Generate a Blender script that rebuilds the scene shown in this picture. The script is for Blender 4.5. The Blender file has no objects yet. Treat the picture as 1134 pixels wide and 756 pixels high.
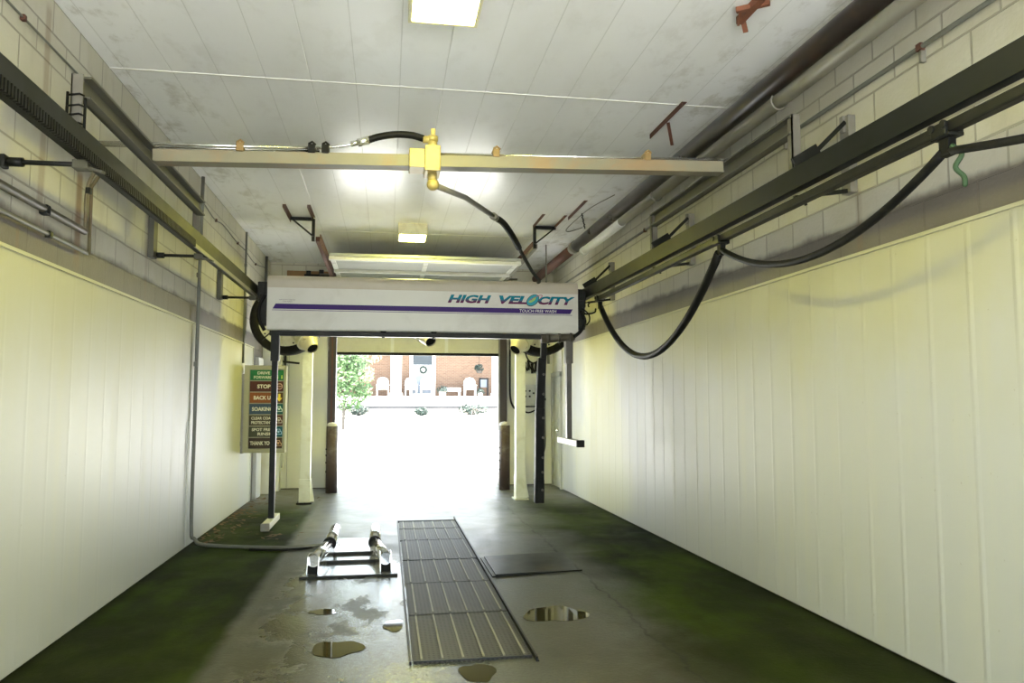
import bpy, bmesh, math, random
from mathutils import Vector, Matrix
random.seed(7)
SC = bpy.context.scene
COL = SC.collection
PI = math.pi

# ---------------------------------------------------------------- helpers
class MB:
    """collects shapes into one mesh"""
    def __init__(self):
        self.bm = bmesh.new()
        self.lay = None
    def face(self, pts, smooth=False, mi=0):
        vs = [self.bm.verts.new(Vector(p)) for p in pts]
        f = self.bm.faces.new(vs); f.smooth = smooth; f.material_index = mi
        return self
    def box(self, x0, x1, y0, y1, z0, z1, bev=0.0, mi=0, M=None):
        r = bmesh.ops.create_cube(self.bm, size=1.0)
        vs = r['verts']
        for v in vs:
            v.co = Vector(((x0+x1)/2+v.co.x*(x1-x0), (y0+y1)/2+v.co.y*(y1-y0), (z0+z1)/2+v.co.z*(z1-z0)))
        fs = {f for v in vs for f in v.link_faces}
        for f in fs: f.material_index = mi
        if bev > 0:
            es = list({e for v in vs for e in v.link_edges})
            rr = bmesh.ops.bevel(self.bm, geom=es, offset=bev, segments=2, affect='EDGES', profile=0.6)
            vs = list({v for f in rr['faces'] for v in f.verts} | {v for v in vs if v.is_valid})
            for f in rr['faces']: f.material_index = mi
        if M is not None:
            for v in vs: v.co = M @ v.co
        return self
    def bar(self, p, q, w, h, up=(0, 0, 1), bev=0.0, mi=0):
        """rectangular bar from p to q, w sideways and h along up"""
        p, q = Vector(p), Vector(q); d = (q-p); L = d.length; d.normalize()
        u = Vector(up); s = d.cross(u)
        if s.length < 1e-5: s = d.cross(Vector((0, 1, 0)))
        s.normalize(); u = s.cross(d)
        M = Matrix(((d.x, s.x, u.x, p.x), (d.y, s.y, u.y, p.y), (d.z, s.z, u.z, p.z), (0, 0, 0, 1)))
        return self.box(0, L, -w/2, w/2, -h/2, h/2, bev, mi, M)
    def tube(self, pts, r, n=12, cap=True, mi=0, smooth=True):
        pts = [Vector(p) for p in pts]
        rs = r if isinstance(r, (list, tuple)) else [r]*len(pts)
        t0 = (pts[1]-pts[0]).normalized()
        ref = Vector((0, 0, 1)) if abs(t0.z) < 0.9 else Vector((1, 0, 0))
        nrm = (ref - t0*ref.dot(t0)).normalized()
        rings = []
        for i, p in enumerate(pts):
            if i == 0: t = (pts[1]-pts[0])
            elif i == len(pts)-1: t = (pts[-1]-pts[-2])
            else: t = (pts[i+1]-pts[i]).normalized()+(pts[i]-pts[i-1]).normalized()
            t.normalize()
            nrm = (nrm - t*nrm.dot(t)).normalized(); b = t.cross(nrm)
            rings.append([self.bm.verts.new(p+(nrm*math.cos(2*PI*k/n)+b*math.sin(2*PI*k/n))*rs[i]) for k in range(n)])
        for a, b in zip(rings, rings[1:]):
            for k in range(n):
                f = self.bm.faces.new((a[k], a[(k+1) % n], b[(k+1) % n], b[k])); f.smooth = smooth; f.material_index = mi
        if cap:
            f = self.bm.faces.new(list(reversed(rings[0]))); f.material_index = mi
            f = self.bm.faces.new(rings[-1]); f.material_index = mi
        return self
    def cyl(self, p, q, r, n=20, mi=0): return self.tube([p, q], r, n, True, mi)
    def lathe(self, prof, c, axis, n=36, mi=0, close=False):
        """prof = [(radius, height along axis)]"""
        c = Vector(c); a = Vector(axis).normalized()
        ref = Vector((0, 0, 1)) if abs(a.z) < 0.9 else Vector((1, 0, 0))
        u = (ref-a*ref.dot(a)).normalized(); w = a.cross(u)
        rings = []
        for (r, h) in prof:
            if r < 1e-6: rings.append([self.bm.verts.new(c+a*h)])
            else: rings.append([self.bm.verts.new(c+a*h+(u*math.cos(2*PI*k/n)+w*math.sin(2*PI*k/n))*r) for k in range(n)])
        pairs = list(zip(rings, rings[1:]))
        if close: pairs.append((rings[-1], rings[0]))
        for A, B in pairs:
            for k in range(n):
                k2 = (k+1) % n
                if len(A) == 1 and len(B) == 1: continue
                if len(A) == 1: vs = (A[0], B[k2], B[k])
                elif len(B) == 1: vs = (A[k], A[k2], B[0])
                else: vs = (A[k], A[k2], B[k2], B[k])
                f = self.bm.faces.new(vs); f.smooth = True; f.material_index = mi
        return self
    def prism(self, poly, fn0, fn1, mi=0, smooth=False):
        """poly 2D points; fn0/fn1 map them to the two end outlines"""
        A = [self.bm.verts.new(Vector(fn0(*p))) for p in poly]
        B = [self.bm.verts.new(Vector(fn1(*p))) for p in poly]
        n = len(poly)
        for k in range(n):
            f = self.bm.faces.new((A[k], A[(k+1) % n], B[(k+1) % n], B[k])); f.material_index = mi; f.smooth = smooth
        f = self.bm.faces.new(list(reversed(A))); f.material_index = mi
        f = self.bm.faces.new(B); f.material_index = mi
        return self
    def ball(self, c, r, sx=1, sy=1, sz=1, n=14, mi=0):
        prof = [(math.sin(PI*i/8)*r, -math.cos(PI*i/8)*r) for i in range(9)]
        prof[0] = (0, -r); prof[-1] = (0, r)
        before = set(self.bm.verts)
        self.lathe(prof, (0, 0, 0), (0, 0, 1), n, mi)
        for v in self.bm.verts:
            if v not in before: v.co = Vector((c[0]+v.co.x*sx, c[1]+v.co.y*sy, c[2]+v.co.z*sz))
        return self
    def build(self, name, mat, parent=None, origin=None):
        me = bpy.data.meshes.new(name)
        bmesh.ops.recalc_face_normals(self.bm, faces=self.bm.faces)
        if parent is not None: off = WORLD_LOC[parent.name]
        else:
            off = Vector(origin) if origin is not None else None
            if off is None:
                xs = [v.co for v in self.bm.verts]
                off = Vector(((min(c.x for c in xs)+max(c.x for c in xs))/2, (min(c.y for c in xs)+max(c.y for c in xs))/2, min(c.z for c in xs)))
        for v in self.bm.verts: v.co -= off
        self.bm.to_mesh(me); self.bm.free()
        for m in (mat if isinstance(mat, (list, tuple)) else [mat]): me.materials.append(m)
        o = bpy.data.objects.new(name, me); COL.objects.link(o)
        if parent is not None: o.parent = parent; WORLD_LOC[o.name] = off
        else: o.location = off; WORLD_LOC[o.name] = off
        return o
WORLD_LOC = {}
def tag(o, label=None, cat=None, group=None, kind=None):
    if label: o['label'] = label
    if cat: o['category'] = cat
    if group: o['group'] = group
    if kind: o['kind'] = kind
    return o
def thing(name, loc, label, cat, group=None, kind=None):
    o = bpy.data.objects.new(name, None); COL.objects.link(o); o.location = loc
    o.empty_display_size = 0.1
    WORLD_LOC[o.name] = Vector(loc)
    return tag(o, label, cat, group, kind)
def copy_tree(o, loc, label, parent=None):
    c = o.copy(); COL.objects.link(c)
    if parent is None:
        c.location = loc; c['label'] = label
    else: c.parent = parent
    for ch in list(o.children): copy_tree(ch, None, None, c)
    return c
def smoothpath(pts, n=8):
    """Catmull-Rom through pts"""
    P = [Vector(p) for p in pts]; P = [P[0]*2-P[1]]+P+[P[-1]*2-P[-2]]
    out = []
    for i in range(1, len(P)-2):
        for k in range(n):
            t = k/n; a, b, c, d = P[i-1], P[i], P[i+1], P[i+2]
            out.append(0.5*((2*b)+(c-a)*t+(2*a-5*b+4*c-d)*t*t+(3*b-a-3*c+d)*t**3))
    out.append(P[-2]); return out
def text_into(mb, s, x0, x1, z0, z1, y, thick=0.003, shear=0.0, bold=0.0, mi=0, spacing=1.0):
    cu = bpy.data.curves.new('t', 'FONT'); cu.body = s; cu.size = 1.0; cu.offset = bold; cu.extrude = 0.5
    cu.align_x = 'CENTER'; cu.resolution_u = 3; cu.space_character = spacing
    ob = bpy.data.objects.new('t', cu); COL.objects.link(ob)
    bpy.context.view_layer.update()
    me = bpy.data.meshes.new_from_object(ob.evaluated_get(bpy.context.evaluated_depsgraph_get()))
    bpy.data.objects.remove(ob); bpy.data.curves.remove(cu)
    for v in me.vertices: v.co.x += v.co.y*shear
    xs = [v.co.x for v in me.vertices]; ys = [v.co.y for v in me.vertices]
    ax, bx, ay, by = min(xs), max(xs), min(ys), max(ys)
    base = len(mb.bm.verts); mb.bm.verts.ensure_lookup_table()
    vs = [mb.bm.verts.new((x0+(v.co.x-ax)/(bx-ax)*(x1-x0), y-(v.co.z+0.5)*thick, z0+(v.co.y-ay)/(by-ay)*(z1-z0))) for v in me.vertices]
    for p in me.polygons:
        try:
            f = mb.bm.faces.new([vs[i] for i in p.vertices]); f.material_index = mi
        except ValueError: pass
    bpy.data.meshes.remove(me)
    return mb

# ---------------------------------------------------------------- materials
class NT:
    def __init__(self, name):
        self.m = bpy.data.materials.new(name); self.m.use_nodes = True
        self.t = self.m.node_tree; self.t.nodes.clear()
        self.out = self.n('ShaderNodeOutputMaterial'); self.b = self.n('ShaderNodeBsdfPrincipled')
        self.l(self.b.outputs[0], self.out.inputs[0])
    def n(self, typ, **kw):
        nd = self.t.nodes.new(typ)
        for k, v in kw.items(): setattr(nd, k, v)
        return nd
    def l(self, a, b): self.t.links.new(a, b)
    def val(self, inp, v):
        if isinstance(v, bpy.types.NodeSocket): self.l(v, inp)
        else: inp.default_value = v
    def math(self, op, a, b=0.0, c=None, clamp=False):
        nd = self.n('ShaderNodeMath', operation=op, use_clamp=clamp)
        self.val(nd.inputs[0], a); self.val(nd.inputs[1], b)
        if c is not None: self.val(nd.inputs[2], c)
        return nd.outputs[0]
    def mix(self, f, a, b):
        nd = self.n('ShaderNodeMix', data_type='RGBA')
        self.val(nd.inputs[0], f)
        for s, v in ((6, a), (7, b)):
            if isinstance(v, bpy.types.NodeSocket): self.l(v, nd.inputs[s])
            else: nd.inputs[s].default_value = (*v, 1)
        return nd.outputs[2]
    def ramp(self, f, a, b):
        nd = self.n('ShaderNodeMapRange', interpolation_type='SMOOTHSTEP')
        self.val(nd.inputs[0], f); nd.inputs[1].default_value = a; nd.inputs[2].default_value = b
        return nd.outputs[0]
    def pos(self, kind='world'):
        if kind == 'world':
            o = self.n('ShaderNodeNewGeometry').outputs['Position']
        else: o = self.n('ShaderNodeTexCoord').outputs['Object']
        return o
    def xyz(self, v):
        s = self.n('ShaderNodeSeparateXYZ'); self.l(v, s.inputs[0]); return s.outputs
    def comb(self, x, y, z):
        c = self.n('ShaderNodeCombineXYZ')
        for i, v in enumerate((x, y, z)): self.val(c.inputs[i], v)
        return c.outputs[0]
    def noise(self, v, scale, detail=4, rough=0.55, dist=0.0):
        nd = self.n('ShaderNodeTexNoise'); nd.inputs['Scale'].default_value = scale
        nd.inputs['Detail'].default_value = detail; nd.inputs['Roughness'].default_value = rough
        nd.inputs['Distortion'].default_value = dist
        self.l(v, nd.inputs['Vector']); return nd.outputs[0]
    def vscale(self, v, s):
        nd = self.n('ShaderNodeVectorMath', operation='MULTIPLY'); self.l(v, nd.inputs[0]); nd.inputs[1].default_value = s
        return nd.outputs[0]
    def bump(self, h, strength=0.3, dist=0.01):
        nd = self.n('ShaderNodeBump'); nd.inputs['Strength'].default_value = strength; nd.inputs['Distance'].default_value = dist
        self.l(h, nd.inputs['Height']); self.l(nd.outputs[0], self.b.inputs['Normal'])
    def set(self, col=None, rough=None, metal=None, spec=None, **kw):
        if col is not None:
            if isinstance(col, bpy.types.NodeSocket): self.l(col, self.b.inputs['Base Color'])
            else: self.b.inputs['Base Color'].default_value = (*col, 1)
        if rough is not None: self.val(self.b.inputs['Roughness'], rough)
        if metal is not None: self.val(self.b.inputs['Metallic'], metal)
        if spec is not None: self.val(self.b.inputs['Specular IOR Level'], spec)
        for k, v in kw.items(): self.val(self.b.inputs[k], v)
        return self.m
def simple(name, col, rough=0.5, metal=0.0, var=0.12, scale=9.0, dirt=None, dirt_amt=0.5, bump=0.0, spec=0.5):
    """painted / bare surface with soft mottling and optional grime patches"""
    t = NT(name); p = t.pos('object')
    n1 = t.noise(p, scale, 5)
    c = t.mix(n1, tuple(max(0, x*(1-var)) for x in col), tuple(min(1, x*(1+var)) for x in col))
    if dirt is not None:
        n2 = t.noise(p, scale*0.45, 6, 0.65, 0.6)
        c = t.mix(t.math('MULTIPLY', t.ramp(n2, 0.48, 0.68), dirt_amt), c, dirt)
    r = t.math('ADD', rough-0.08, t.math('MULTIPLY', n1, 0.16))
    if bump: t.bump(t.noise(p, scale*5, 4), bump, 0.01)
    return t.set(c, r, metal, spec)
def emitter(name, col, s):
    t = NT(name); return t.set((0.9, 0.9, 0.85), 0.4, **{'Emission Color': (*col, 1), 'Emission Strength': s})

LAMP_COL = (1.0, 0.95, 0.16)
M = {}
M['lamp'] = emitter('lamp lens', LAMP_COL, 84.0)
M['lamp_far'] = emitter('lamp lens, fresher tube', LAMP_COL, 165.0)  # far lens set stronger to brighten the walls by the gantry
M['lampframe'] = simple('cream enamel', (0.78, 0.74, 0.5), 0.4, dirt=(0.35, 0.28, 0.1), dirt_amt=0.3)
M['housing'] = simple('gantry white', (0.55, 0.54, 0.50), 0.35, var=0.05, scale=4, dirt=(0.40, 0.38, 0.33), dirt_amt=0.35)
M['topband'] = simple('gantry beige', (0.42, 0.375, 0.30), 0.4, var=0.08, scale=5, dirt=(0.36, 0.32, 0.25), dirt_amt=0.5)
M['purple'] = simple('purple vinyl', (0.035, 0.013, 0.125), 0.45, var=0.05, spec=0.15)
M['white'] = simple('white paint', (0.68, 0.68, 0.64), 0.4, var=0.05, dirt=(0.5, 0.47, 0.36), dirt_amt=0.3)
M['postwhite'] = simple('white post paint', (0.66, 0.67, 0.58), 0.35, var=0.05, dirt=(0.42, 0.40, 0.24), dirt_amt=0.35)
M['black'] = simple('black rubber', (0.008, 0.008, 0.0075), 0.5, var=0.3, scale=14, dirt=(0.022, 0.022, 0.018), dirt_amt=0.5, spec=0.1)
M['blackmetal'] = simple('black steel', (0.012, 0.0125, 0.011), 0.42, var=0.25, dirt=(0.03, 0.028, 0.022), dirt_amt=0.5, spec=0.15)
M['greensteel'] = simple('grey green steel', (0.011, 0.0125, 0.0125), 0.45, 0.0, var=0.3, scale=6, dirt=(0.006, 0.008, 0.004), dirt_amt=0.7, spec=0.14)
M['channel'] = simple('dull grey channel', (0.07, 0.068, 0.053), 0.5, 0.0, var=0.2, scale=8, dirt=(0.08, 0.075, 0.04), dirt_amt=0.6)
M['legsteel'] = simple('brownish steel leg', (0.075, 0.065, 0.05), 0.4, 0.1, var=0.2, dirt=(0.03, 0.028, 0.02), dirt_amt=0.6)
M['galv'] = simple('galvanised steel', (0.22, 0.21, 0.18), 0.45, 0.2, var=0.15, scale=12, dirt=(0.2, 0.17, 0.12), dirt_amt=0.6)
M['beam'] = simple('dull zinc beam', (0.20, 0.182, 0.125), 0.5, 0.0, var=0.15, scale=5, dirt=(0.26, 0.15, 0.055), dirt_amt=0.6)
M['tubing'] = simple('bright tubing', (0.7, 0.7, 0.68), 0.25, 0.9, var=0.08)
M['rustclamp'] = simple('corroded clamp', (0.22, 0.14, 0.05), 0.6, var=0.35, scale=20)
M['oldpipe'] = simple('old olive pipe', (0.13, 0.115, 0.06), 0.5, var=0.25, scale=8, dirt=(0.12, 0.06, 0.02), dirt_amt=0.5)
M['postgrey'] = simple('weathered grey post', (0.14, 0.13, 0.105), 0.5, var=0.15, dirt=(0.09, 0.075, 0.05), dirt_amt=0.5)
M['brass'] = simple('yellow brass block', (0.42, 0.34, 0.12), 0.4, 0.1, var=0.12, dirt=(0.4, 0.24, 0.05), dirt_amt=0.4)
M['rust'] = simple('rusty steel', (0.095, 0.036, 0.022), 0.75, var=0.35, scale=18, dirt=(0.07, 0.04, 0.03), dirt_amt=0.7, bump=0.3)
M['rustbright'] = simple('orange rust', (0.19, 0.066, 0.032), 0.8, var=0.3, scale=22, dirt=(0.16, 0.07, 0.04), dirt_amt=0.7, bump=0.4)
M['darkpipe'] = simple('dark pipe', (0.026, 0.020, 0.017), 0.3, 0.1, var=0.3, scale=3, dirt=(0.07, 0.04, 0.022), dirt_amt=0.6)
M['tanpipe'] = simple('dull steel pipe', (0.24, 0.23, 0.19), 0.35, 0.2, var=0.15, scale=4, dirt=(0.18, 0.16, 0.10), dirt_amt=0.6)
M['greypipe'] = simple('grey conduit', (0.13, 0.135, 0.115), 0.45, 0.1, var=0.15, dirt=(0.12, 0.1, 0.06), dirt_amt=0.5)
M['chrome'] = simple('polished pipe', (0.82, 0.83, 0.84), 0.12, 1.0, var=0.05)
M['plate_light'] = simple('wet pale steel', (0.5, 0.52, 0.54), 0.2, 0.8, var=0.2, scale=5)
M['plate'] = simple('wet steel plate', (0.015, 0.019, 0.022), 0.38, 0.0, var=0.25, scale=5, dirt=(0.04, 0.024, 0.014), dirt_amt=0.6, spec=0.15)
M['bollard'] = simple('brown bollard paint', (0.075, 0.05, 0.042), 0.55, var=0.25, scale=7, dirt=(0.3, 0.27, 0.24), dirt_amt=0.45, bump=0.15)
M['concretecap'] = simple('concrete cap', (0.6, 0.58, 0.54), 0.8)
M['jamb'] = simple('dark brown jamb', (0.045, 0.03, 0.023), 0.5, var=0.25, dirt=(0.03, 0.025, 0.02), dirt_amt=0.6)
M['wood'] = simple('old timber', (0.25, 0.14, 0.06), 0.7, var=0.25)
M['doorcream'] = simple('door cream', (0.58, 0.565, 0.44), 0.4, var=0.05, dirt=(0.45, 0.42, 0.3), dirt_amt=0.3)
M['doorgrey'] = simple('door grey', (0.36, 0.37, 0.35), 0.45, var=0.06)
M['signframe'] = simple('sign case', (0.30, 0.29, 0.17), 0.4, 0.1, var=0.12)
M['cream'] = simple('cream lettering', (0.68, 0.65, 0.48), 0.5, var=0.03)
M['leaf_brown'] = simple('dead leaves', (0.14, 0.085, 0.04), 0.8, var=0.5, scale=30)
M['boxgrey'] = simple('grey box enamel', (0.42, 0.43, 0.38), 0.4, var=0.08, dirt=(0.2, 0.19, 0.15), dirt_amt=0.4)
M['greenstrap'] = simple('green strap', (0.025, 0.06, 0.02), 0.7, var=0.2)
def flat(name, col, rough=0.4): return simple(name, col, rough, var=0.05)

def lettering_mat():
    t = NT('teal to magenta print'); z = t.xyz(t.pos())[2]
    f = t.ramp(z, 2.745, 2.800)
    return t.set(t.mix(f, (0.10, 0.008, 0.06), (0.0, 0.15, 0.22)), 0.45, spec=0.15)
M['letter'] = lettering_mat()

def block_mat(name, axis, band0, band1, streaks=(), darkband=(0.10, 0.083, 0.07)):
    t = NT(name); p = t.pos(); s = t.xyz(p)
    a = s[axis]; z = s[2]
    v = t.comb(a, t.math('SUBTRACT', z, band0), 0.0)
    br = t.n('ShaderNodeTexBrick'); t.l(v, br.inputs['Vector'])
    br.inputs['Scale'].default_value = 1.0; br.inputs['Brick Width'].default_value = 0.41; br.inputs['Row Height'].default_value = 0.203
    br.inputs['Mortar Size'].default_value = 0.008; br.inputs['Mortar Smooth'].default_value = 0.3; br.inputs['Bias'].default_value = 0.0
    br.inputs['Color1'].default_value = (0.56, 0.54, 0.45, 1); br.inputs['Color2'].default_value = (0.50, 0.48, 0.39, 1)
    br.inputs['Mortar'].default_value = (0.33, 0.31, 0.25, 1)
    n1 = t.noise(p, 2.2, 6, 0.6); n2 = t.noise(t.vscale(p, (1, 1, 0.25)), 5.0, 5, 0.6)
    c = t.mix(t.math('MULTIPLY', t.ramp(n1, 0.42, 0.72), 0.45), br.outputs['Color'], (0.44, 0.41, 0.25))  # yellowish blotches, also painting the lamps' yellow into the blocks
    c = t.mix(t.math('MULTIPLY', t.ramp(n2, 0.55, 0.75), 0.4), c, (0.36, 0.33, 0.27))
    # unpainted dirty course just above the cladding
    zz = t.math('ADD', z, t.math('MULTIPLY', t.math('SUBTRACT', n1, 0.5), 0.16))
    band = t.math('SUBTRACT', 1.0, t.ramp(zz, band1-0.02, band1+0.05))
    dark = t.mix(n2, tuple(x*0.75 for x in darkband), tuple(x*1.35 for x in darkband))
    c = t.mix(t.math('MULTIPLY', band, 0.93), c, dark)
    for (y0, w, ztop, zbot, k) in streaks:
        dy = t.math('ABSOLUTE', t.math('SUBTRACT', t.math('ADD', a, t.math('MULTIPLY', t.math('SUBTRACT', n2, 0.5), 0.05)), y0))
        m = t.math('SUBTRACT', 1.0, t.ramp(dy, w*0.3, w))
        m = t.math('MULTIPLY', m, t.math('SUBTRACT', 1.0, t.ramp(z, ztop-0.06, ztop+0.02)))
        m = t.math('MULTIPLY', m, t.ramp(z, zbot-0.25, zbot+0.1))
        c = t.mix(t.math('MULTIPLY', m, k), c, (0.19, 0.095, 0.03))
    h = t.math('SUBTRACT', t.math('MULTIPLY', t.noise(p, 40, 4), 0.25), br.outputs['Fac'])
    t.bump(h, 0.8, 0.014)
    return t.set(c, 0.5)
def panel_mat(name, axis, ztop, col=(0.50, 0.505, 0.47)):
    t = NT(name); p = t.pos(); s = t.xyz(p); a = s[axis]; z = s[2]
    v = t.comb(t.math('MULTIPLY', a, 3.2), t.math('MULTIPLY', z, 0.30), 0.0)
    n = t.noise(v, 1.6, 5, 0.6)
    n2 = t.noise(t.comb(t.math('MULTIPLY', a, 1.2), t.math('MULTIPLY', z, 0.8), 3.3), 1.1, 4, 0.6)
    c = t.mix(t.math('MULTIPLY', t.ramp(n, 0.45, 0.75), 0.30), col, (0.58, 0.56, 0.41))
    # yellow lamp light painted into the colour, strongest at the top edge
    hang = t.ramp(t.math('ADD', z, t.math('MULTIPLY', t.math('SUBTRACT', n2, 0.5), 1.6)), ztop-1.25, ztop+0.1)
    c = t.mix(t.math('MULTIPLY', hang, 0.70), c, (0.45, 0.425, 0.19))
    sp = t.noise(p, 26, 2)
    c = t.mix(t.math('MULTIPLY', t.ramp(sp, 0.74, 0.80), 0.35), c, (0.25, 0.2, 0.12))
    return t.set(c, t.math('ADD', 0.36, t.math('MULTIPLY', n, 0.16)))
def ceiling_mat():
    t = NT('ceiling panels'); p = t.pos(); s = t.xyz(p)
    fx = t.math('FRACT', t.math('DIVIDE', t.math('ADD', s[0], 20.03), 0.335))
    d = t.math('ABSOLUTE', t.math('SUBTRACT', fx, 0.5))
    seam = t.ramp(d, 0.485, 0.497)
    n1 = t.noise(t.vscale(p, (1.6, 0.5, 1)), 1.2, 6, 0.62, 0.1); n2 = t.noise(t.vscale(p, (1.0, 0.55, 1)), 4.2, 7, 0.68, 0.15)
    c = t.mix(t.math('MULTIPLY', t.ramp(n1, 0.45, 0.75), 0.35), (0.92, 0.93, 0.94), (0.80, 0.80, 0.78))
    edge = t.math('MAXIMUM', t.ramp(s[0], 1.5, 3.0), t.math('SUBTRACT', 1.0, t.ramp(s[0], -2.0, -1.2)))
    c = t.mix(t.math('MULTIPLY', t.math('MULTIPLY', t.ramp(n2, 0.50, 0.68), t.math('ADD', 0.2, edge)), 0.45), c, (0.36, 0.33, 0.26))
    c = t.mix(t.math('MULTIPLY', seam, 0.30), c, (0.36, 0.36, 0.33))
    t.bump(t.math('SUBTRACT', t.math('MULTIPLY', n1, 0.6), seam), 0.25, 0.01)
    return t.set(c, 0.26)
def floor_mat():
    t = NT('wet concrete with algae'); p = t.pos(); s = t.xyz(p); x, y = s[0], s[1]
    big = t.noise(p, 0.75, 5, 0.6, 0.5); mid = t.noise(p, 3.0, 6, 0.62, 0.4); fine = t.noise(p, 48, 3, 0.7); fine2 = t.noise(p, 26, 3)
    conc = t.mix(t.ramp(mid, 0.3, 0.7), (0.055, 0.058, 0.055), (0.125, 0.132, 0.130))
    conc = t.mix(t.math('MULTIPLY', t.ramp(fine, 0.4, 0.65), 0.55), conc, (0.03, 0.03, 0.026))
    # brown silt; the front mask also paints in weaker light there
    conc = t.mix(t.math('MULTIPLY', t.ramp(big, 0.50, 0.70), 0.6), conc, (0.085, 0.07, 0.035))
    silt_dim = t.math('MULTIPLY', t.math('SUBTRACT', 1.0, t.ramp(t.math('ADD', y, t.math('MULTIPLY', t.math('SUBTRACT', mid, 0.5), 5.0)), 4.4, 7.0)), t.ramp(t.math('ABSOLUTE', t.math('SUBTRACT', x, 0.3)), 0.1, 0.9))
    conc = t.mix(t.math('MULTIPLY', silt_dim, 0.8), conc, (0.036, 0.032, 0.014))
    nz = t.math('MULTIPLY', t.math('SUBTRACT', big, 0.5), 1.0)
    gl = t.math('SUBTRACT', 1.0, t.ramp(t.math('ADD', x, t.math('MULTIPLY', t.math('SUBTRACT', mid, 0.5), 0.12)), -1.06, -0.94))
    gr = t.ramp(t.math('ADD', x, nz), 1.35, 2.2)
    crack = t.math('SUBTRACT', 1.0, t.ramp(t.math('ABSOLUTE', t.math('SUBTRACT', t.math('ADD', x, t.math('MULTIPLY', t.math('SUBTRACT', mid, 0.5), 0.22)), 1.72)), 0.004, 0.018))
    far = t.math('SUBTRACT', 1.0, t.ramp(t.math('ADD', y, nz), 10.6, 12.6))
    g = t.math('MULTIPLY', t.math('MAXIMUM', gl, gr), far)
    vg = t.noise(t.vscale(p, (1.0, 0.5, 1)), 1.6, 5, 0.6)
    green = t.mix(t.ramp(vg, 0.35, 0.68), (0.009, 0.014, 0.004), (0.046, 0.074, 0.006))
    near = t.math('SUBTRACT', 1.0, t.ramp(t.math('ADD', y, t.math('MULTIPLY', t.math('SUBTRACT', vg, 0.5), 4.0)), 4.4, 6.6))
    green = t.mix(t.math('MULTIPLY', near, 0.65), green, (0.013, 0.016, 0.005))
    green = t.mix(t.math('MULTIPLY', fine2, 0.5), green, (0.010, 0.012, 0.004))
    c = t.mix(t.math('MULTIPLY', g, 0.94), conc, green)
    c = t.mix(t.math('MULTIPLY', crack, 0.8), c, (0.012, 0.012, 0.01))
    farb = t.math('MULTIPLY', t.ramp(y, 10.8, 12.5), t.math('SUBTRACT', 1.0, t.ramp(y, 13.7, 14.0)))
    c = t.mix(t.math('MULTIPLY', t.math('MULTIPLY', farb, t.ramp(mid, 0.4, 0.65)), 0.5), c, (0.11, 0.10, 0.035))
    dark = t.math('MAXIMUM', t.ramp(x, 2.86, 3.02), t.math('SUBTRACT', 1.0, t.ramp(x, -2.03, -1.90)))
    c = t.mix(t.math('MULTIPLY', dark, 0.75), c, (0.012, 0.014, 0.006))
    # standing film of water along the middle of the bay, broken up by the worn surface
    mid2 = t.noise(t.vscale(p, (1.0, 0.7, 1)), 2.1, 6, 0.65, 0.3)
    lane = t.math('SUBTRACT', 1.0, t.ramp(t.math('ABSOLUTE', t.math('ADD', x, 0.05)), 0.45, 1.0))
    film = t.math('MULTIPLY', t.ramp(t.math('ADD', t.math('MULTIPLY', lane, 0.16), mid2), 0.52, 0.66), t.math('MULTIPLY', lane, t.math('SUBTRACT', 1.0, t.ramp(y, 6.9, 8.2))))
    r = t.math('ADD', 0.36, t.math('MULTIPLY', t.ramp(mid, 0.3, 0.75), 0.16))
    r = t.math('SUBTRACT', r, t.math('MULTIPLY', film, 0.31))
    r = t.math('SUBTRACT', r, t.math('MULTIPLY', t.ramp(y, 7.0, 9.5), 0.06))
    r = t.math('ADD', r, t.math('MULTIPLY', g, 0.25))
    t.bump(t.math('ADD', t.math('MULTIPLY', fine, 0.7), t.math('MULTIPLY', fine2, 0.5)), 0.5, 0.006)
    return t.set(c, r, spec=t.math('SUBTRACT', t.math('ADD', 0.42, t.math('MULTIPLY', film, 0.4)), t.math('MULTIPLY', g, 0.38)))
def grate_mat():
    t = NT('grate checker steel'); p = t.pos(); s = t.xyz(p)
    fy = t.math('FRACT', t.math('DIVIDE', s[1], 0.03)); fx = t.math('FRACT', t.math('DIVIDE', s[0], 0.028))
    m = t.math('MULTIPLY', t.ramp(t.math('ABSOLUTE', t.math('SUBTRACT', fy, 0.5)), 0.18, 0.32), 1.0)
    m2 = t.ramp(t.math('ABSOLUTE', t.math('SUBTRACT', fx, 0.5)), 0.18, 0.32)
    mm = t.math('MAXIMUM', m, m2); n = t.noise(p, 4, 5)
    c = t.mix(mm, (0.009, 0.0095, 0.009), (0.040, 0.040, 0.035))
    c = t.mix(t.math('MULTIPLY', t.ramp(n, 0.5, 0.7), 0.5), c, (0.035, 0.026, 0.018))
    t.bump(mm, 0.4, 0.006)
    return t.set(c, 0.5, 0.0, 0.2)
def puddle_mat():
    t = NT('puddle water'); p = t.pos(); n = t.noise(p, 5, 3)
    return t.set(t.mix(n, (0.028, 0.025, 0.008), (0.055, 0.047, 0.015)), 0.03, 0.0, 0.7)
def brick_mat():
    t = NT('house brick'); s = t.xyz(t.pos())
    br = t.n('ShaderNodeTexBrick'); t.l(t.comb(s[0], s[2], 0.0), br.inputs['Vector'])
    br.inputs['Scale'].default_value = 1.0; br.inputs['Brick Width'].default_value = 0.22; br.inputs['Row Height'].default_value = 0.075
    br.inputs['Mortar Size'].default_value = 0.006
    br.inputs['Color1'].default_value = (0.17, 0.10, 0.065, 1); br.inputs['Color2'].default_value = (0.135, 0.078, 0.05, 1); br.inputs['Mortar'].default_value = (0.2, 0.165, 0.13, 1)
    return t.set(br.outputs['Color'], 0.8)
M['puddle'] = puddle_mat(); M['grate'] = grate_mat(); M['brick'] = brick_mat()
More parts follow.
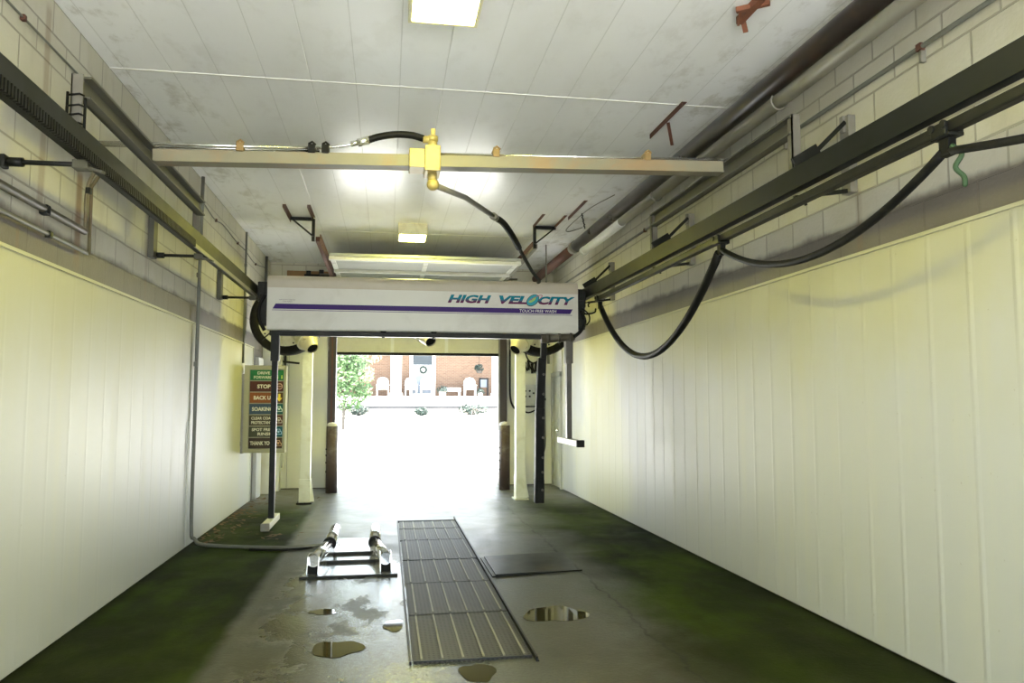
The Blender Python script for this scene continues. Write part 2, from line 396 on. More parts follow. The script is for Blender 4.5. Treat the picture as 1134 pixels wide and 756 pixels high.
M['drive'] = simple('pale driveway', (0.66, 0.65, 0.62), 0.85, var=0.06, scale=1.5)
M['housewhite'] = simple('house white', (0.82, 0.82, 0.8), 0.5, var=0.03)
M['palestone'] = simple('pale brick base', (0.62, 0.54, 0.48), 0.8, var=0.1)
M['glass_dark'] = simple('window glass', (0.02, 0.026, 0.032), 0.08, var=0.1)
M['paledoor'] = simple('storm door glass', (0.2, 0.23, 0.28), 0.15, var=0.05)
M['foliage'] = simple('tree leaves', (0.04, 0.085, 0.022), 0.6, var=0.6, scale=3)
M['shrub'] = simple('shrub leaves', (0.02, 0.034, 0.028), 0.6, var=0.5, scale=6)
M['bark'] = simple('bark', (0.04, 0.035, 0.03), 0.9, var=0.3)
M['slate'] = simple('roof shingles', (0.015, 0.017, 0.02), 0.8)

# ---------------------------------------------------------------- the setting
XL, XR, YB, ZC = -2.04, 3.03, 13.85, 3.95
YF = -1.6
PL, PR = 2.325, 2.45           # top edge of the cladding, left and right
OX0, OX1, OZ = -0.88, 2.02, 3.32   # exit opening
def structure(o): o['kind'] = 'structure'; return o

structure(MB().box(XL-0.25, XR+0.25, YF-0.2, YB+0.2, -0.25, 0).build('floor', floor_mat(), origin=(0, 0, 0)))
structure(MB().box(XL-0.25, XR+0.25, YF-0.2, YB+0.2, ZC, ZC+0.2).build('ceiling', ceiling_mat(), origin=(0, 0, ZC)))
wl = structure(MB().box(XL-0.2, XL, YF-0.2, YB+0.2, 0, ZC).build('wall_left', block_mat('block wall left', 1, PL, PL+0.21,
      [(5.43, 0.075, 3.05, 2.55, 0.85), (4.86, 0.06, 3.9, 2.6, 0.45), (4.60, 0.03, 2.5, 2.35, 0.3), (6.9, 0.05, 2.8, 2.5, 0.25)]), origin=(XL, 0, 0)))
wr = structure(MB().box(XR, XR+0.2, YF-0.2, YB+0.2, 0, ZC).build('wall_right', block_mat('block wall right', 1, PR, PR+0.22,
      [(4.5, 0.05, 2.9, 2.5, 0.25)], (0.105, 0.09, 0.074)), origin=(XR, 0, 0)))
def clad(xs, sgn, y0, y1, ztop, mat, parent, amp=0.0026):
    """sheet with shallow vertical ribs, standing proud of the block wall"""
    pts = []; y = y0
    k = 0
    while y < y1-0.02:
        ye = min(y+0.305, y1)
        pts += [(0.014, y), (0.014, ye-0.05), (0.014+amp, ye-0.028), (0.014+amp, ye-0.022), (0.014, ye-0.002)]
        y = ye
    pts.append((0.014, y1))
    mb = MB()
    A = [mb.bm.verts.new((xs+sgn*d, yy, 0.012)) for d, yy in pts]
    B = [mb.bm.verts.new((xs+sgn*d, yy, ztop)) for d, yy in pts]
    for i in range(len(pts)-1): mb.bm.faces.new((A[i], A[i+1], B[i+1], B[i]))
    # top lip and end return
    mb.box(min(xs, xs+sgn*0.03), max(xs, xs+sgn*0.03), y0, y1, ztop-0.004, ztop+0.016)
    mb.box(min(xs, xs+sgn*0.026), max(xs, xs+sgn*0.026), y1-0.01, y1+0.012, 0.012, ztop)
    return mb.build('cladding_panel', mat, parent)
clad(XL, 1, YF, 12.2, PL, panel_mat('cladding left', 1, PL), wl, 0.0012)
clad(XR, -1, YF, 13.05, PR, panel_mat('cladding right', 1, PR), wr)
# back wall with its opening
bw = MB()
bw.box(XL, OX0-0.1, YB, YB+0.2, 0, ZC); bw.box(OX1+0.1, XR, YB, YB+0.2, 0, ZC); bw.box(OX0-0.1, OX1+0.1, YB, YB+0.2, OZ, ZC)
wb = structure(bw.build('wall_back', block_mat('block wall back', 0, 3.3, 2.4), origin=(0, YB, 0)))
cb = MB()
for x0, x1 in ((XL+0.02, OX0-0.14), (OX1+0.14, XR-0.005)):
    n = max(2, round((x1-x0)/0.3)); w = (x1-x0)/n
    for i in range(n):
        cb.box(x0+i*w+0.004, x0+(i+1)*w-0.004, YB-0.02, YB-0.001, 0.02, 3.28)
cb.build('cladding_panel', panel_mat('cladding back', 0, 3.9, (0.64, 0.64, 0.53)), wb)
# entrance wall behind the camera, its doorway open to the daylight
fw = MB()
EX0, EX1, EZ = -1.55, 2.55, 3.6
fw.box(XL, EX0, YF-0.2, YF, 0, ZC); fw.box(EX1, XR, YF-0.2, YF, 0, ZC); fw.box(EX0, EX1, YF-0.2, YF, EZ, ZC)
structure(fw.build('wall_front', block_mat('block wall front', 0, 0, -1), origin=(0, YF, 0)))
# jambs of the exit
j = MB()
for xa, xb in ((OX0-0.12, OX0), (OX1, OX1+0.12)):
    j.box(xa, xb, YB-0.12, YB+0.22, 0, OZ)
j.box(OX0-0.12, OX1+0.12, YB-0.03, YB+0.22, OZ, OZ+0.12)
structure(j.build('trim_1', M['jamb'], origin=(0, YB, 0)))
# cover strips across the ceiling sheets, white boxed corner at the left back
structure(MB().box(XL, XR, 5.865, 5.88, ZC-0.005, ZC).build('trim_2', M['white']))
structure(MB().box(XL, XR, 11.12, 11.145, ZC-0.006, ZC).build('trim_3', M['white']))
structure(MB().box(XL+0.001, XL+0.06, 12.5, 12.95, 0.0, 2.2, 0.004).build('trim_4', M['white']))
structure(MB().box(XL+0.001, XL+0.20, 13.2, 13.55, 0.0, 2.9, 0.004).box(XL+0.001, XL+0.26, 13.58, 13.83, 0.0, 2.9, 0.004).build('trim_5', M['white']))
structure(MB().box(XR-0.02, XR-0.001, 13.07, YB, 2.04, PR).build('trim_6', M['white']))

# sectional overhead door, half rolled up into its tracks
d1 = thing('door_1', (0.57, YB-0.1, 0), 'cream sectional garage door raised part way above the exit', 'garage door', kind='structure')
def section(x0, x1, y, z0, z1, parent, mat, bottom=False):
    mb = MB().box(x0, x1, y-0.02, y+0.025, z0, z1, 0.004)
    n = 3
    w = (x1-x0)/n
    for i in range(n):
        mb.box(x0+i*w+0.09, x0+(i+1)*w-0.09, y-0.028, y-0.019, z0+0.08, z1-0.08, 0.003)
    return mb.build('door_section', mat, parent)
DZ = 2.345
s1 = section(OX0+0.01, OX1-0.01, YB-0.07, DZ+0.03, DZ+0.56, d1, M['doorcream'])
s2 = section(OX0+0.01, OX1-0.01, YB-0.07, DZ+0.57, DZ+1.08, d1, M['doorcream'])
MB().box(OX0+0.01, OX1-0.01, YB-0.10, YB-0.04, DZ-0.02, DZ+0.03).build('bottom_seal', M['black'], d1)
for x in (OX0+0.97, OX1-0.97): MB().box(x-0.03, x+0.03, YB-0.105, YB-0.088, DZ+0.03, DZ+1.08).build('stile', M['white'], s1)
HZ = 3.63
for i, (ya, yb) in enumerate(((11.36, 11.90), (11.91, 12.45), (12.46, 13.0), (13.01, 13.5))):
    hs = MB().box(OX0+0.03, OX1-0.03, ya, yb, HZ, HZ+0.045, 0.004).build('door_section', M['doorgrey'], d1)
    st = MB()
    for x in (OX0+0.06, 0.57, OX1-0.06): st.box(x-0.035, x+0.035, ya+0.02, yb-0.02, HZ-0.018, HZ)
    st.build('stile', M['white'], hs)
MB().box(OX0+0.02, OX1-0.02, 11.40, 11.45, HZ-0.045, HZ-0.001, 0.004).box(OX0+0.02, OX1-0.02, 11.37, 11.48, HZ-0.05, HZ-0.04).build('strut', M['white'], d1)
MB().box(OX0+0.02, OX1-0.02, 12.50, 12.56, HZ-0.05, HZ-0.001, 0.004).build('strut', M['white'], d1)
for sx, x in ((-1, OX0-0.05), (1, OX1+0.0)):
    tr = MB()
    path = [(x, YB-0.09, 1.0), (x, YB-0.09, 3.2)]+[(x, YB-0.09-0.42*(1-math.cos(a)), 3.2+0.42*math.sin(a)) for a in [PI/2*k/8 for k in range(1, 9)]]+[(x, 10.35, 3.66)]
    for a, b in zip(path, path[1:]): tr.bar(a, b, 0.055, 0.06, (0.001, -0.7, 0.7))
    tr.build('track', M['rust'] if sx < 0 else M['galv'], d1)
    ac = MB().bar((x-0.03*sx, 10.4, 3.70), (x-0.03*sx, 13.5, 3.70), 0.012, 0.07)
    ac.build('track_angle', M['rust'], d1)
MB().cyl((OX0-0.3, 13.62, 3.72), (OX1+0.3, 13.62, 3.72), 0.018).build('torsion_shaft', M['galv'], d1)

# ceiling hangers that carry the tracks
def track_hanger(x, sx, label):
    """sx = side of the long brace"""
    h = thing('track_hanger', (x, 10.3, 3.68), label, 'bracket', 'door track hangers on the ceiling')
    for xx, y0, y1 in ((x, 9.68, 10.34), (x+sx*0.30, 9.70, 10.52)):
        MB().box(xx-0.02, xx+0.02, y0, y1, ZC-0.006, ZC-0.001).box(xx-0.02, xx-0.014, y0, y1, ZC-0.04, ZC-0.001).build('ceiling_angle', M['rust'], h)
    MB().box(min(x, x+sx*0.30), max(x, x+sx*0.30), 10.30, 10.34, ZC-0.055, ZC-0.012).build('cross_bar', M['blackmetal'], h)
    MB().box(x-0.02, x+0.02, 10.30, 10.34, 3.62, ZC-0.03).build('drop_bar', M['blackmetal'], h)
    MB().bar((x+sx*0.27, 10.28, ZC-0.05), (x, 10.28, 3.68), 0.02, 0.04, (0, 1, 0)).build('brace', M['blackmetal'], h)
    return h
track_hanger(-0.985, -1, 'rusty U-shaped ceiling bracket with brace holding the left garage door track')
track_hanger(2.00, 1, 'rusty U-shaped ceiling bracket with brace holding the right garage door track')

# side door in the far right corner
d2 = thing('door_2', (XR, 13.45, 0), 'narrow grey side door in the right wall', 'door', kind='structure')
fr = MB()
fr.box(XR-0.05, XR-0.001, 13.08, 13.16, 0, 2.0).box(XR-0.05, XR-0.001, 13.74, 13.82, 0, 2.0).box(XR-0.05, XR-0.001, 13.08, 13.82, 1.95, 2.03)
fr.build('door_frame', M['boxgrey'], d2)
MB().box(XR-0.03, XR-0.001, 13.16, 13.74, 0.01, 1.95).box(XR-0.037, XR-0.029, 13.25, 13.65, 0.2, 0.9).box(XR-0.037, XR-0.029, 13.25, 13.65, 1.05, 1.8).build('door_leaf', M['boxgrey'], d2)
MB().ball((XR-0.07, 13.22, 1.0), 0.03).cyl((XR-0.07, 13.22, 1.0), (XR-0.03, 13.22, 1.0), 0.012).build('door_knob', M['tubing'], d2)

# ---------------------------------------------------------------- ceiling lights
def lamp(x0, x1, y0, y1, label, mat):
    z0 = 3.79
    o = thing('ceiling_light', ((x0+x1)/2, (y0+y1)/2, z0), label, 'light', 'square ceiling lights')
    f = MB()
    w = 0.022
    f.box(x0, x0+w, y0, y1, z0, ZC-0.001, 0.003).box(x1-w, x1, y0, y1, z0, ZC-0.001, 0.003)
    f.box(x0+w, x1-w, y0, y0+w, z0, ZC-0.001, 0.003).box(x0+w, x1-w, y1-w, y1, z0, ZC-0.001, 0.003)
    f.build('housing', M['lampframe'], o)
    MB().box(x0+w, x1-w, y0+w, y1-w, z0+0.008, z0+0.03).build('lens', mat, o)
    return o
lamp(0.10, 0.52, 4.00, 4.53, 'square glowing ceiling light nearest the camera at the top of the photo', M['lamp'])
lamp(0.13, 0.53, 10.47, 10.98, 'square glowing ceiling light above and beyond the wash gantry', M['lamp_far'])

# ---------------------------------------------------------------- wash gantry
G = thing('wash_gantry', (0.48, 9.8, 2.3), 'white car wash gantry box with purple stripe and HIGH VELOCITY lettering spanning the bay', 'car wash machine')
GY = 9.50; GX0, GX1 = -1.43, 2.405; GB = 2.36; GT = 3.03
def rrect(y0, y1, z0, z1, r, r2):
    pts = []
    for cy, cz, rr, a0 in ((y0+r2, z0+r2, r2, 180), (y1-r2, z0+r2, r2, 270), (y1-r, z1-r, r, 0), (y0+r, z1-r, r, 90)):
        for k in range(7): a = math.radians(a0+90*k/6); pts.append((cy+rr*math.cos(a), cz+rr*math.sin(a)))
    return pts
hb = MB().prism(rrect(GY, GY+0.60, GB, GT, 0.075, 0.03), lambda y, z: (GX0, y, z), lambda y, z: (GX1, y, z))
H = hb.build('housing', M['housing'], G)
# beige upper band wraps the rounded top edge
bp = [(GY-0.002, GT-0.155), (GY-0.002, GT-0.075)]+[(GY+0.075-0.077*math.cos(a), GT-0.075+0.077*math.sin(a)) for a in [PI/2*k/6 for k in range(1, 7)]]+[(GY+0.5, GT+0.002)]
tb = MB()
A = [tb.bm.verts.new((GX0-0.001, y, z)) for y, z in bp]; B = [tb.bm.verts.new((GX1+0.001, y, z)) for y, z in bp]
for i in range(len(bp)-1): tb.bm.faces.new((A[i], A[i+1], B[i+1], B[i]))
tb.build('top_band', M['topband'], G)
# stripe with slanted ends, thin line below
st = MB()
for (xa, xb, za, zb, sl) in ((-1.365, 2.335, 2.618, 2.680, 0.035), (-1.37, 2.325, 2.600, 2.606, 0.0)):
    st.prism([(xa-0.0, za), (xb-sl, za), (xb, zb), (xa+sl, zb)], lambda x, z: (x, GY-0.003, z), lambda x, z: (x, GY+0.002, z))
st.build('purple_stripe', M['purple'], H)
for word, xa, xb in (('HIGH', 0.735, 1.285), ('VEL', 1.385, 1.745), ('CITY', 1.885, 2.365)):
    lt = MB(); text_into(lt, word, xa, xb, 2.733, 2.838, GY, 0.004, 0.28, 0.05); lt.build('lettering', M['letter'], H)
tg = MB(); text_into(tg, 'TOUCH FREE WASH', 1.645, 2.12, 2.630, 2.668, GY-0.003, 0.002, 0.1, 0.0)
tg.build('tagline', M['white'], H)
nt = MB()
text_into(nt, 'MANUFACTURED BY', -1.29, -1.10, 2.722, 2.736, GY, 0.001)
text_into(nt, 'CAR WASH', -1.25, -1.14, 2.700, 2.714, GY, 0.001)
nt.build('notice', flat('notice grey', (0.15, 0.13, 0.16)), H)
# globe emblem: tilted ellipse with pale land patches and an orbit line
def ell(cx, cz, a, b, tilt, y0, y1, n=28):
    ct, s_ = math.cos(tilt), math.sin(tilt)
    return [(cx+a*math.cos(q)*ct-b*math.sin(q)*s_, cz+a*math.cos(q)*s_+b*math.sin(q)*ct) for q in [2*PI*k/n for k in range(n)]]
gl = MB()
gm = [flat('globe rim', (0.02, 0.03, 0.03)), flat('globe teal', (0.0, 0.27, 0.36)), flat('globe green', (0.25, 0.45, 0.12)), flat('orbit magenta', (0.35, 0.04, 0.15))]
for poly, dy, mi in ((ell(1.815, 2.785, 0.095, 0.064, 0.7, 0, 0), 0.003, 0), (ell(1.815, 2.787, 0.086, 0.056, 0.7, 0, 0), 0.0045, 1),
                     (ell(1.83, 2.80, 0.035, 0.017, 0.9, 0, 0), 0.0055, 2), (ell(1.79, 2.77, 0.03, 0.014, 0.3, 0, 0), 0.0055, 2)):
    gl.prism(poly, lambda x, z, d=dy: (x, GY-d, z), lambda x, z: (x, GY+0.001, z), mi)
orb = [(x, GY-0.004, z) for x, z in ell(1.83, 2.785, 0.125, 0.028, 0.55, 0, 0)]
gl.tube(orb[24:]+orb[:10], 0.004, 6, True, 3)
gl.build('globe_emblem', gm, H)
# end plates and carriage wheels that ride in the rails
for sx, x in ((-1, GX0), (1, GX1)):
    ep = MB().box(min(x, x+sx*0.05), max(x, x+sx*0.05), GY+0.06, GY+0.56, 2.50, 2.95, 0.01)
    ep.box(min(x, x+sx*0.13), max(x, x+sx*0.13), GY+0.10, GY+0.50, 2.72, 2.96, 0.012)
    ep.box(min(x, x+sx*0.10), max(x, x+sx*0.10), GY+0.02, GY+0.20, 2.42, 2.80, 0.015)
    e = ep.build('end_plate', M['blackmetal'], G)
    for yy in (GY+0.16, GY+0.46):
        MB().cyl((x+sx*0.125, yy, 2.86), (x+sx*0.14, yy, 2.86), 0.035).build('wheel', M['black'], e)
lh = MB().tube(smoothpath([(GX1+0.03, GY-0.01, 2.66), (GX1+0.08, GY-0.03, 2.52), (GX1+0.03, GY, 2.40), (GX1-0.06, GY, 2.325)]), 0.024)
lh.tube(smoothpath([(GX1+0.05, GY, 2.70), (GX1+0.13, GY-0.03, 2.62), (GX1+0.15, GY, 2.54), (GX1+0.11, GY, 2.48)]), 0.009)
lh.tube(smoothpath([(GX1+0.06, GY, 2.66), (GX1+0.10, GY-0.03, 2.62), (GX1+0.20, GY-0.06, 2.64), (GX1+0.22, GY-0.05, 2.69)]), 0.011)
lh.build('hose_tail', M['black'], G)
MB().tube(smoothpath([(GX0-0.02, GY-0.01, 2.78), (GX0-0.08, GY-0.02, 2.66), (GX0-0.09, GY, 2.50), (GX0-0.03, GY+0.05, 2.36)]), 0.022).build('hose_tail', M['black'], G)
# lower spray bar
lb = MB().box(GX0+0.03, GX1-0.03, GY+0.03, GY+0.13, GB-0.062, GB-0.001, 0.008)
lb.build('spray_bar', M['blackmetal'], G)
for x in (0.57, -0.05): MB().box(x-0.035, x+0.035, GY+0.01, GY+0.06, GB-0.02, GB+0.012, 0.004).cyl((x, GY+0.055, GB-0.075), (x, GY+0.055, GB-0.01), 0.018).build('nozzle', M['black'], G)
# left leg reaches almost to the floor, right leg is swung up shorter
def leg(x, ztop, zbot, ya, yb, mat, foot):
    l = MB().box(x-0.033, x+0.033, GY+0.04, GY+0.12, zbot+0.03, ztop, 0.006)
    l.box(x-0.048, x+0.048, GY+0.025, GY+0.135, ztop-0.36, ztop, 0.008)
    o = l.build('leg', mat, G)
    MB().box(x-0.045, x+0.045, ya, yb, zbot-0.045, zbot+0.03, 0.008).build('foot', M['white'], o)
    MB().box(x-0.047, x+0.047, ya-0.03, ya+0.02, zbot-0.05, zbot+0.034, 0.006).build('foot_cap', foot, o)
leg(-1.332, GB-0.01, 0.10, 9.12, 10.0, M['blackmetal'], M['galv'])
leg(2.295, GB-0.01, 1.01, 9.0, 10.05, M['legsteel'], M['black'])
MB().cyl((1.93, GY+0.05, 2.300), (2.36, GY+0.05, 2.335), 0.055, 16).cyl((2.0, GY+0.05, 2.306), (2.03, GY+0.05, 2.308), 0.068, 16).cyl((2.15, GY+0.05, 2.318), (2.18, GY+0.05, 2.320), 0.068, 16).cyl((2.30, GY+0.05, 2.330), (2.33, GY+0.05, 2.332), 0.068, 16).build('drive_roller', M['legsteel'], G)
# hanging black spray column in four spliced lengths
sp = MB()
seg = [((1.985, GY+0.12, 2.32), (1.972, GY+0.12, 2.02), 0.075), ((1.955, GY+0.12, 2.06), (1.925, GY+0.12, 1.42), 0.105), ((1.925, GY+0.12, 1.425), (1.915, GY+0.12, 0.52), 0.112), ((1.915, GY+0.12, 0.53), (1.912, GY+0.12, 0.235), 0.118)]
for a, b, w in seg: sp.bar(a, b, w, w, (0, 1, 0), 0.012)
sc_ = sp.build('spray_column', M['black'], G)
for z in (1.85, 1.6, 1.3, 1.05, 0.8, 0.62, 0.4): MB().cyl((1.95-0.02*(2-z)/1.4+0.02, GY+0.045, z), (1.95-0.02*(2-z)/1.4+0.02, GY+0.07, z), 0.016, 10).build('nozzle', M['legsteel'], sc_)

# ---------------------------------------------------------------- rails on both sides
def rail(name, x, z0, z1, y1, label, rack, inner):
    o = thing(name, (x, 5, z0), label, 'rail')
    mb = MB()
    mb.box(x-0.007, x+0.007, YF+0.05, y1, z0, z1)
    mb.box(min(x, x+inner*0.06), max(x, x+inner*0.06), YF+0.05, y1, z1-0.010, z1)
    mb.box(min(x, x+inner*0.06), max(x, x+inner*0.06), YF+0.05, y1, z0, z0+0.010)
    mb.build('rail_channel', M['greensteel'], o)
    for y in (3.2, 5.3, 6.1, 7.9, 8.3, 9.0): MB().cyl((x+0.012*-inner-inner*0.008, y, (z0+z1)/2), (x+0.02*-inner, y, (z0+z1)/2), 0.014, 8).build('bolt', M['galv'], o)
    if rack:
        rk = MB()
        y = YF+0.05
        while y < 6.6:
            rk.box(x+0.008, x+0.030, y, y+0.016, z0-0.022, z0+0.036); y += 0.030
        rk.box(x+0.007, x+0.024, YF+0.05, 6.6, z0-0.016, z0+0.030)
        rk.build('rack_chain', M['black'], o)
        MB().box(x+0.008, x+0.022, 6.62, y1, z0-0.022, z0+0.012).build('wear_strip', M['galv'], o)
    return o
rail('guide_rail', -1.60, 2.80, 2.94, 10.1, 'long grey-green steel rail with toothed chain along the left wall', True, -1)
rail('guide_rail', 2.56, 2.855, 2.995, 10.1, 'upper and thicker dark steel rail along the right wall', False, 1)
hr = MB()
hr.box(2.582, 2.642, YF+0.05, 9.35, 2.765, 2.82, 0.01)
tag(hr.build('hose_rail', M['blackmetal']), 'thin black hose track hanging below the thick rail on the right wall', 'rail')
# lower track ends by the gantry
# brackets, left: wall plate, rod out to a foot under the rail
for i, (y, nm) in enumerate(((4.377, 'nearest of the three'), (7.02, 'middle of the three'), (9.752, 'farthest of the three'))):
    lab = ['rail bracket with long thin rod from the left frame edge, nearest camera on left wall', 'rail bracket with grey plate and rod below the rail, middle one on the left wall', 'rail bracket with grey plate and rod close to the left end of the gantry'][i]
    o = thing('rail_bracket', (XL, y, 2.79), lab, 'bracket', 'left rail brackets')
    yy = y
    if i: MB().box(XL+0.001, XL+0.05, yy-0.11, yy+0.005, 2.74, 3.10, 0.004).build('wall_plate', M['channel'], o)
    else: MB().box(XL+0.001, XL+0.03, yy-0.03, yy+0.03, 2.74, 2.81, 0.006).build('wall_plate', M['blackmetal'], o)
    MB().cyl((XL+0.03, yy, 2.775), (-1.60, yy, 2.777), 0.014, 10).cyl((XL+0.04, yy, 2.775), (XL+0.11, yy, 2.775), 0.026, 8).build('rod', M['blackmetal'], o)
    ft = MB().box(-1.68, -1.60, yy-0.03, yy+0.05, 2.75, 2.798, 0.006)
    if i < 2: ft.bar((-1.61, yy, 2.76), (-1.52, yy-0.02, 2.732), 0.03, 0.016)
    ft.build('rail_foot', M['channel'], o)
# brackets, right: plate, upper brace and lower arm
for i, y in enumerate((4.552, 7.238, 9.979)):
    lab = ['steel rail bracket with diagonal brace nearest the camera on the right wall', 'steel rail bracket with diagonal brace midway along the right wall', 'steel rail bracket with diagonal brace just right of the gantry'][i]
    o = thing('rail_bracket', (XR, y, 2.9), lab, 'bracket', 'right rail brackets')
    pl = MB().box(XR-0.055, XR-0.001, y-0.05, y+0.05, 2.87, 3.39, 0.005).box(XR-0.075, XR-0.05, y-0.02, y+0.02, 3.28, 3.39, 0.005)
    pl.build('wall_plate', M['galv'], o)
    MB().bar((XR-0.06, y-0.02, 3.345), (2.74, y-0.02, 3.12), 0.018, 0.028).bar((2.77, y-0.02, 3.155), (2.60, y-0.02, 3.05), 0.02, 0.07).build('brace', M['blackmetal'], o)
    MB().bar((XR-0.05, y-0.01, 2.885), (2.66, y-0.01, 2.835), 0.02, 0.026).bar((2.67, y-0.01, 2.836), (2.60, y-0.01, 2.829), 0.03, 0.014).tube([(2.80, y-0.03, 2.862), (2.68, y-0.03, 2.83), (2.658, y-0.03, 2.80), (2.67, y-0.03, 2.77)], 0.010, 8).build('lower_arm', M['blackmetal'], o)

# ---------------------------------------------------------------- frames above the rails and the swing boom
def upper_frame(x, y0, y1, zt, zb, sx, label):
    o = thing('channel_support', (x, (y0+y1)/2, zb), label, 'support')
    b = MB()
    b.box(x-0.01, x+0.01, y0, y1, zt-0.125, zt)
    b.box(min(x, x+sx*0.06), max(x, x+sx*0.06), y0, y1, zt-0.012, zt); b.box(min(x, x+sx*0.06), max(x, x+sx*0.06), y0, y1, zt-0.125, zt-0.113)
    b.build('channel_beam', M['channel'], o)
    for y in (y0, y1):
        MB().box(x-0.012-0.03, x-0.012+0.03, y-0.006, y+0.006, zb, zt+0.01).box(x-0.042, x-0.034, y-0.006, y+0.05, zb, zt+0.01).build('post', M['postgrey'], o)
    return o
fl = upper_frame(-1.665, 4.37, 7.03, 3.265, 2.945, 1, 'grey channel beam on two posts above the left rail')
tw = MB()
for z in (2.99, 3.04, 3.09, 3.15): tw.tube([(-1.715, 4.355, z), (-1.70, 4.345, z), (-1.655, 4.345, z+0.008), (-1.64, 4.37, z+0.006)], 0.006, 6)
tw.tube([(-1.72, 4.36, 2.96), (-1.72, 4.36, 3.17)], 0.008, 6).tube([(-1.63, 4.36, 2.96), (-1.63, 4.36, 3.14)], 0.008, 6)
tw.build('wire_ties', M['black'], fl)
fr_ = upper_frame(2.64, 4.55, 7.25, 3.375, 2.995, -1, 'grey channel beam on two posts above the right rail')

CB = thing('spray_boom', (0.45, 5.55, 3.2), 'tan steel beam across the bay with yellow swivel block and hanging spray arm', 'spray boom')
MB().bar((-1.62, 5.56, 3.205), (2.562, 5.54, 3.3245), 0.085, 0.085, bev=0.004).bar((-1.60, 5.56, 3.160), (2.56, 5.54, 3.280), 0.12, 0.010).build('beam', M['beam'], CB)
sl = (3.325-3.205)/4.2
def bz(x): return 3.205+(x+1.62)*sl
tbm = MB()
for dy, dz in ((-0.03, 0.072), (0.0, 0.085), (0.03, 0.072)):
    xe = -0.50
    tbm.tube([(XL+0.02, 5.55+dy, bz(XL)+dz+0.005), (xe, 5.55+dy, bz(xe)+dz)], 0.010, 8)
tbm.tube(smoothpath([(-0.50, 5.55, bz(-0.50)+0.085), (-0.41, 5.54, 3.33), (-0.31, 5.53, 3.345), (-0.23, 5.53, 3.37)]), 0.010, 8)
tbm.tube([(0.33, 5.56, bz(0.33)+0.062), (2.66, 5.55, bz(2.66)+0.07)], 0.012, 8)
tbm.tube([(0.33, 5.59, bz(0.33)+0.075), (2.66, 5.59, bz(2.66)+0.085)], 0.010, 8)
tbm.build('tubing', M['tubing'], CB)
for x, m in ((-1.04, 'rustclamp'), (-0.55, 'black'), (-0.455, 'black'), (0.78, 'rustclamp'), (1.95, 'rustclamp')):
    MB().box(x-0.025, x+0.025, 5.495, 5.605, bz(x)+0.035, bz(x)+0.098, 0.006).tube([(x-0.02, 5.50, bz(x)+0.095), (x+0.004, 5.50, bz(x)+0.112), (x+0.028, 5.50, bz(x)+0.09)], 0.009, 8).build('clamp', M[m], CB)
MB().cyl((-0.23, 5.53, 3.368), (-0.15, 5.53, 3.392), 0.03, 12).cyl((-0.28, 5.53, 3.356), (-0.22, 5.53, 3.372), 0.020, 6).build('hose_fitting', M['tubing'], CB)
MB().tube(smoothpath([(-0.16, 5.53, 3.39), (-0.08, 5.53, 3.42), (0.04, 5.53, 3.445), (0.16, 5.53, 3.445), (0.245, 5.53, 3.425)]), 0.026, 12).build('supply_hose', M['black'], CB)
bk = MB().box(0.14, 0.255, 5.46, 5.64, 3.19, 3.33, 0.008).box(0.25, 0.365, 5.44, 5.66, 3.165, 3.355, 0.01)
for xx, zz in ((0.27, 3.19), (0.345, 3.19), (0.27, 3.335), (0.345, 3.335)): bk.cyl((xx, 5.432, zz), (xx, 5.45, zz), 0.010, 8)
sb = bk.build('swivel_block', M['brass'], CB)
MB().cyl((0.31, 5.53, 3.35), (0.31, 5.53, 3.41), 0.034, 14).cyl((0.31, 5.53, 3.41), (0.31, 5.53, 3.445), 0.04, 8).tube([(0.24, 5.53, 3.42), (0.33, 5.53, 3.42)], 0.028, 10).box(0.295, 0.33, 5.5, 5.56, 3.44, 3.5, 0.01).build('inlet_elbow', M['brass'], sb)
MB().cyl((0.31, 5.53, 3.165), (0.31, 5.53, 3.11), 0.034, 14).ball((0.315, 5.53, 3.085), 0.046).build('outlet_elbow', M['brass'], sb)
# arm sags away to the gantry's far right end
AP = [(0.325, 5.54, 3.085), (0.60, 5.98, 3.12), (0.93, 6.66, 3.14)]
MB().tube(AP, 0.022, 12).build('boom_arm', M['galv'], CB)
MB().tube([(0.905, 6.61, 3.139), (0.945, 6.69, 3.139)], 0.032, 12).build('arm_coupling', M['galv'], CB)
MB().tube(smoothpath([(0.94, 6.68, 3.14), (1.03, 6.84, 3.135), (1.125, 7.05, 3.105), (1.21, 7.24, 3.06), (1.30, 7.50, 3.03), (1.42, 7.86, 3.0), (1.62, 8.5, 2.98), (1.84, 9.2, 2.99), (1.90, 9.62, 3.03)]), [0.030]*8*4+[0.019]*(8*4+1), 12).build('arm_hose', M['black'], CB)

# ---------------------------------------------------------------- hose trolleys and hanging hose loops on the right
def trolley(y, label):
    o = thing('hose_trolley', (2.61, y, 2.62), label, 'hose trolley', 'hose trolleys on the right track')
    MB().box(2.570, 2.655, y-0.06, y+0.06, 2.745, 2.762, 0.004).box(2.563, 2.579, y-0.05, y+0.05, 2.75, 2.815, 0.004).box(2.645, 2.661, y-0.05, y+0.05, 2.75, 2.815, 0.004).build('carrier', M['blackmetal'], o)
    MB().box(2.59, 2.635, y-0.035, y+0.035, 2.66, 2.75, 0.01).build('hose_clamp', M['black'], o)
    for yy in (y-0.04, y+0.04): MB().cyl((2.554, yy, 2.80), (2.566, yy, 2.80), 0.020, 12).build('wheel', M['blackmetal'], o)
    return o
trolley(3.18, 'hose trolley with green strap on the right track nearest the camera')
trolley(5.68, 'hose trolley on the right track where two hose loops meet')
trolley(9.2, 'hose trolley at the gantry end of the right track')
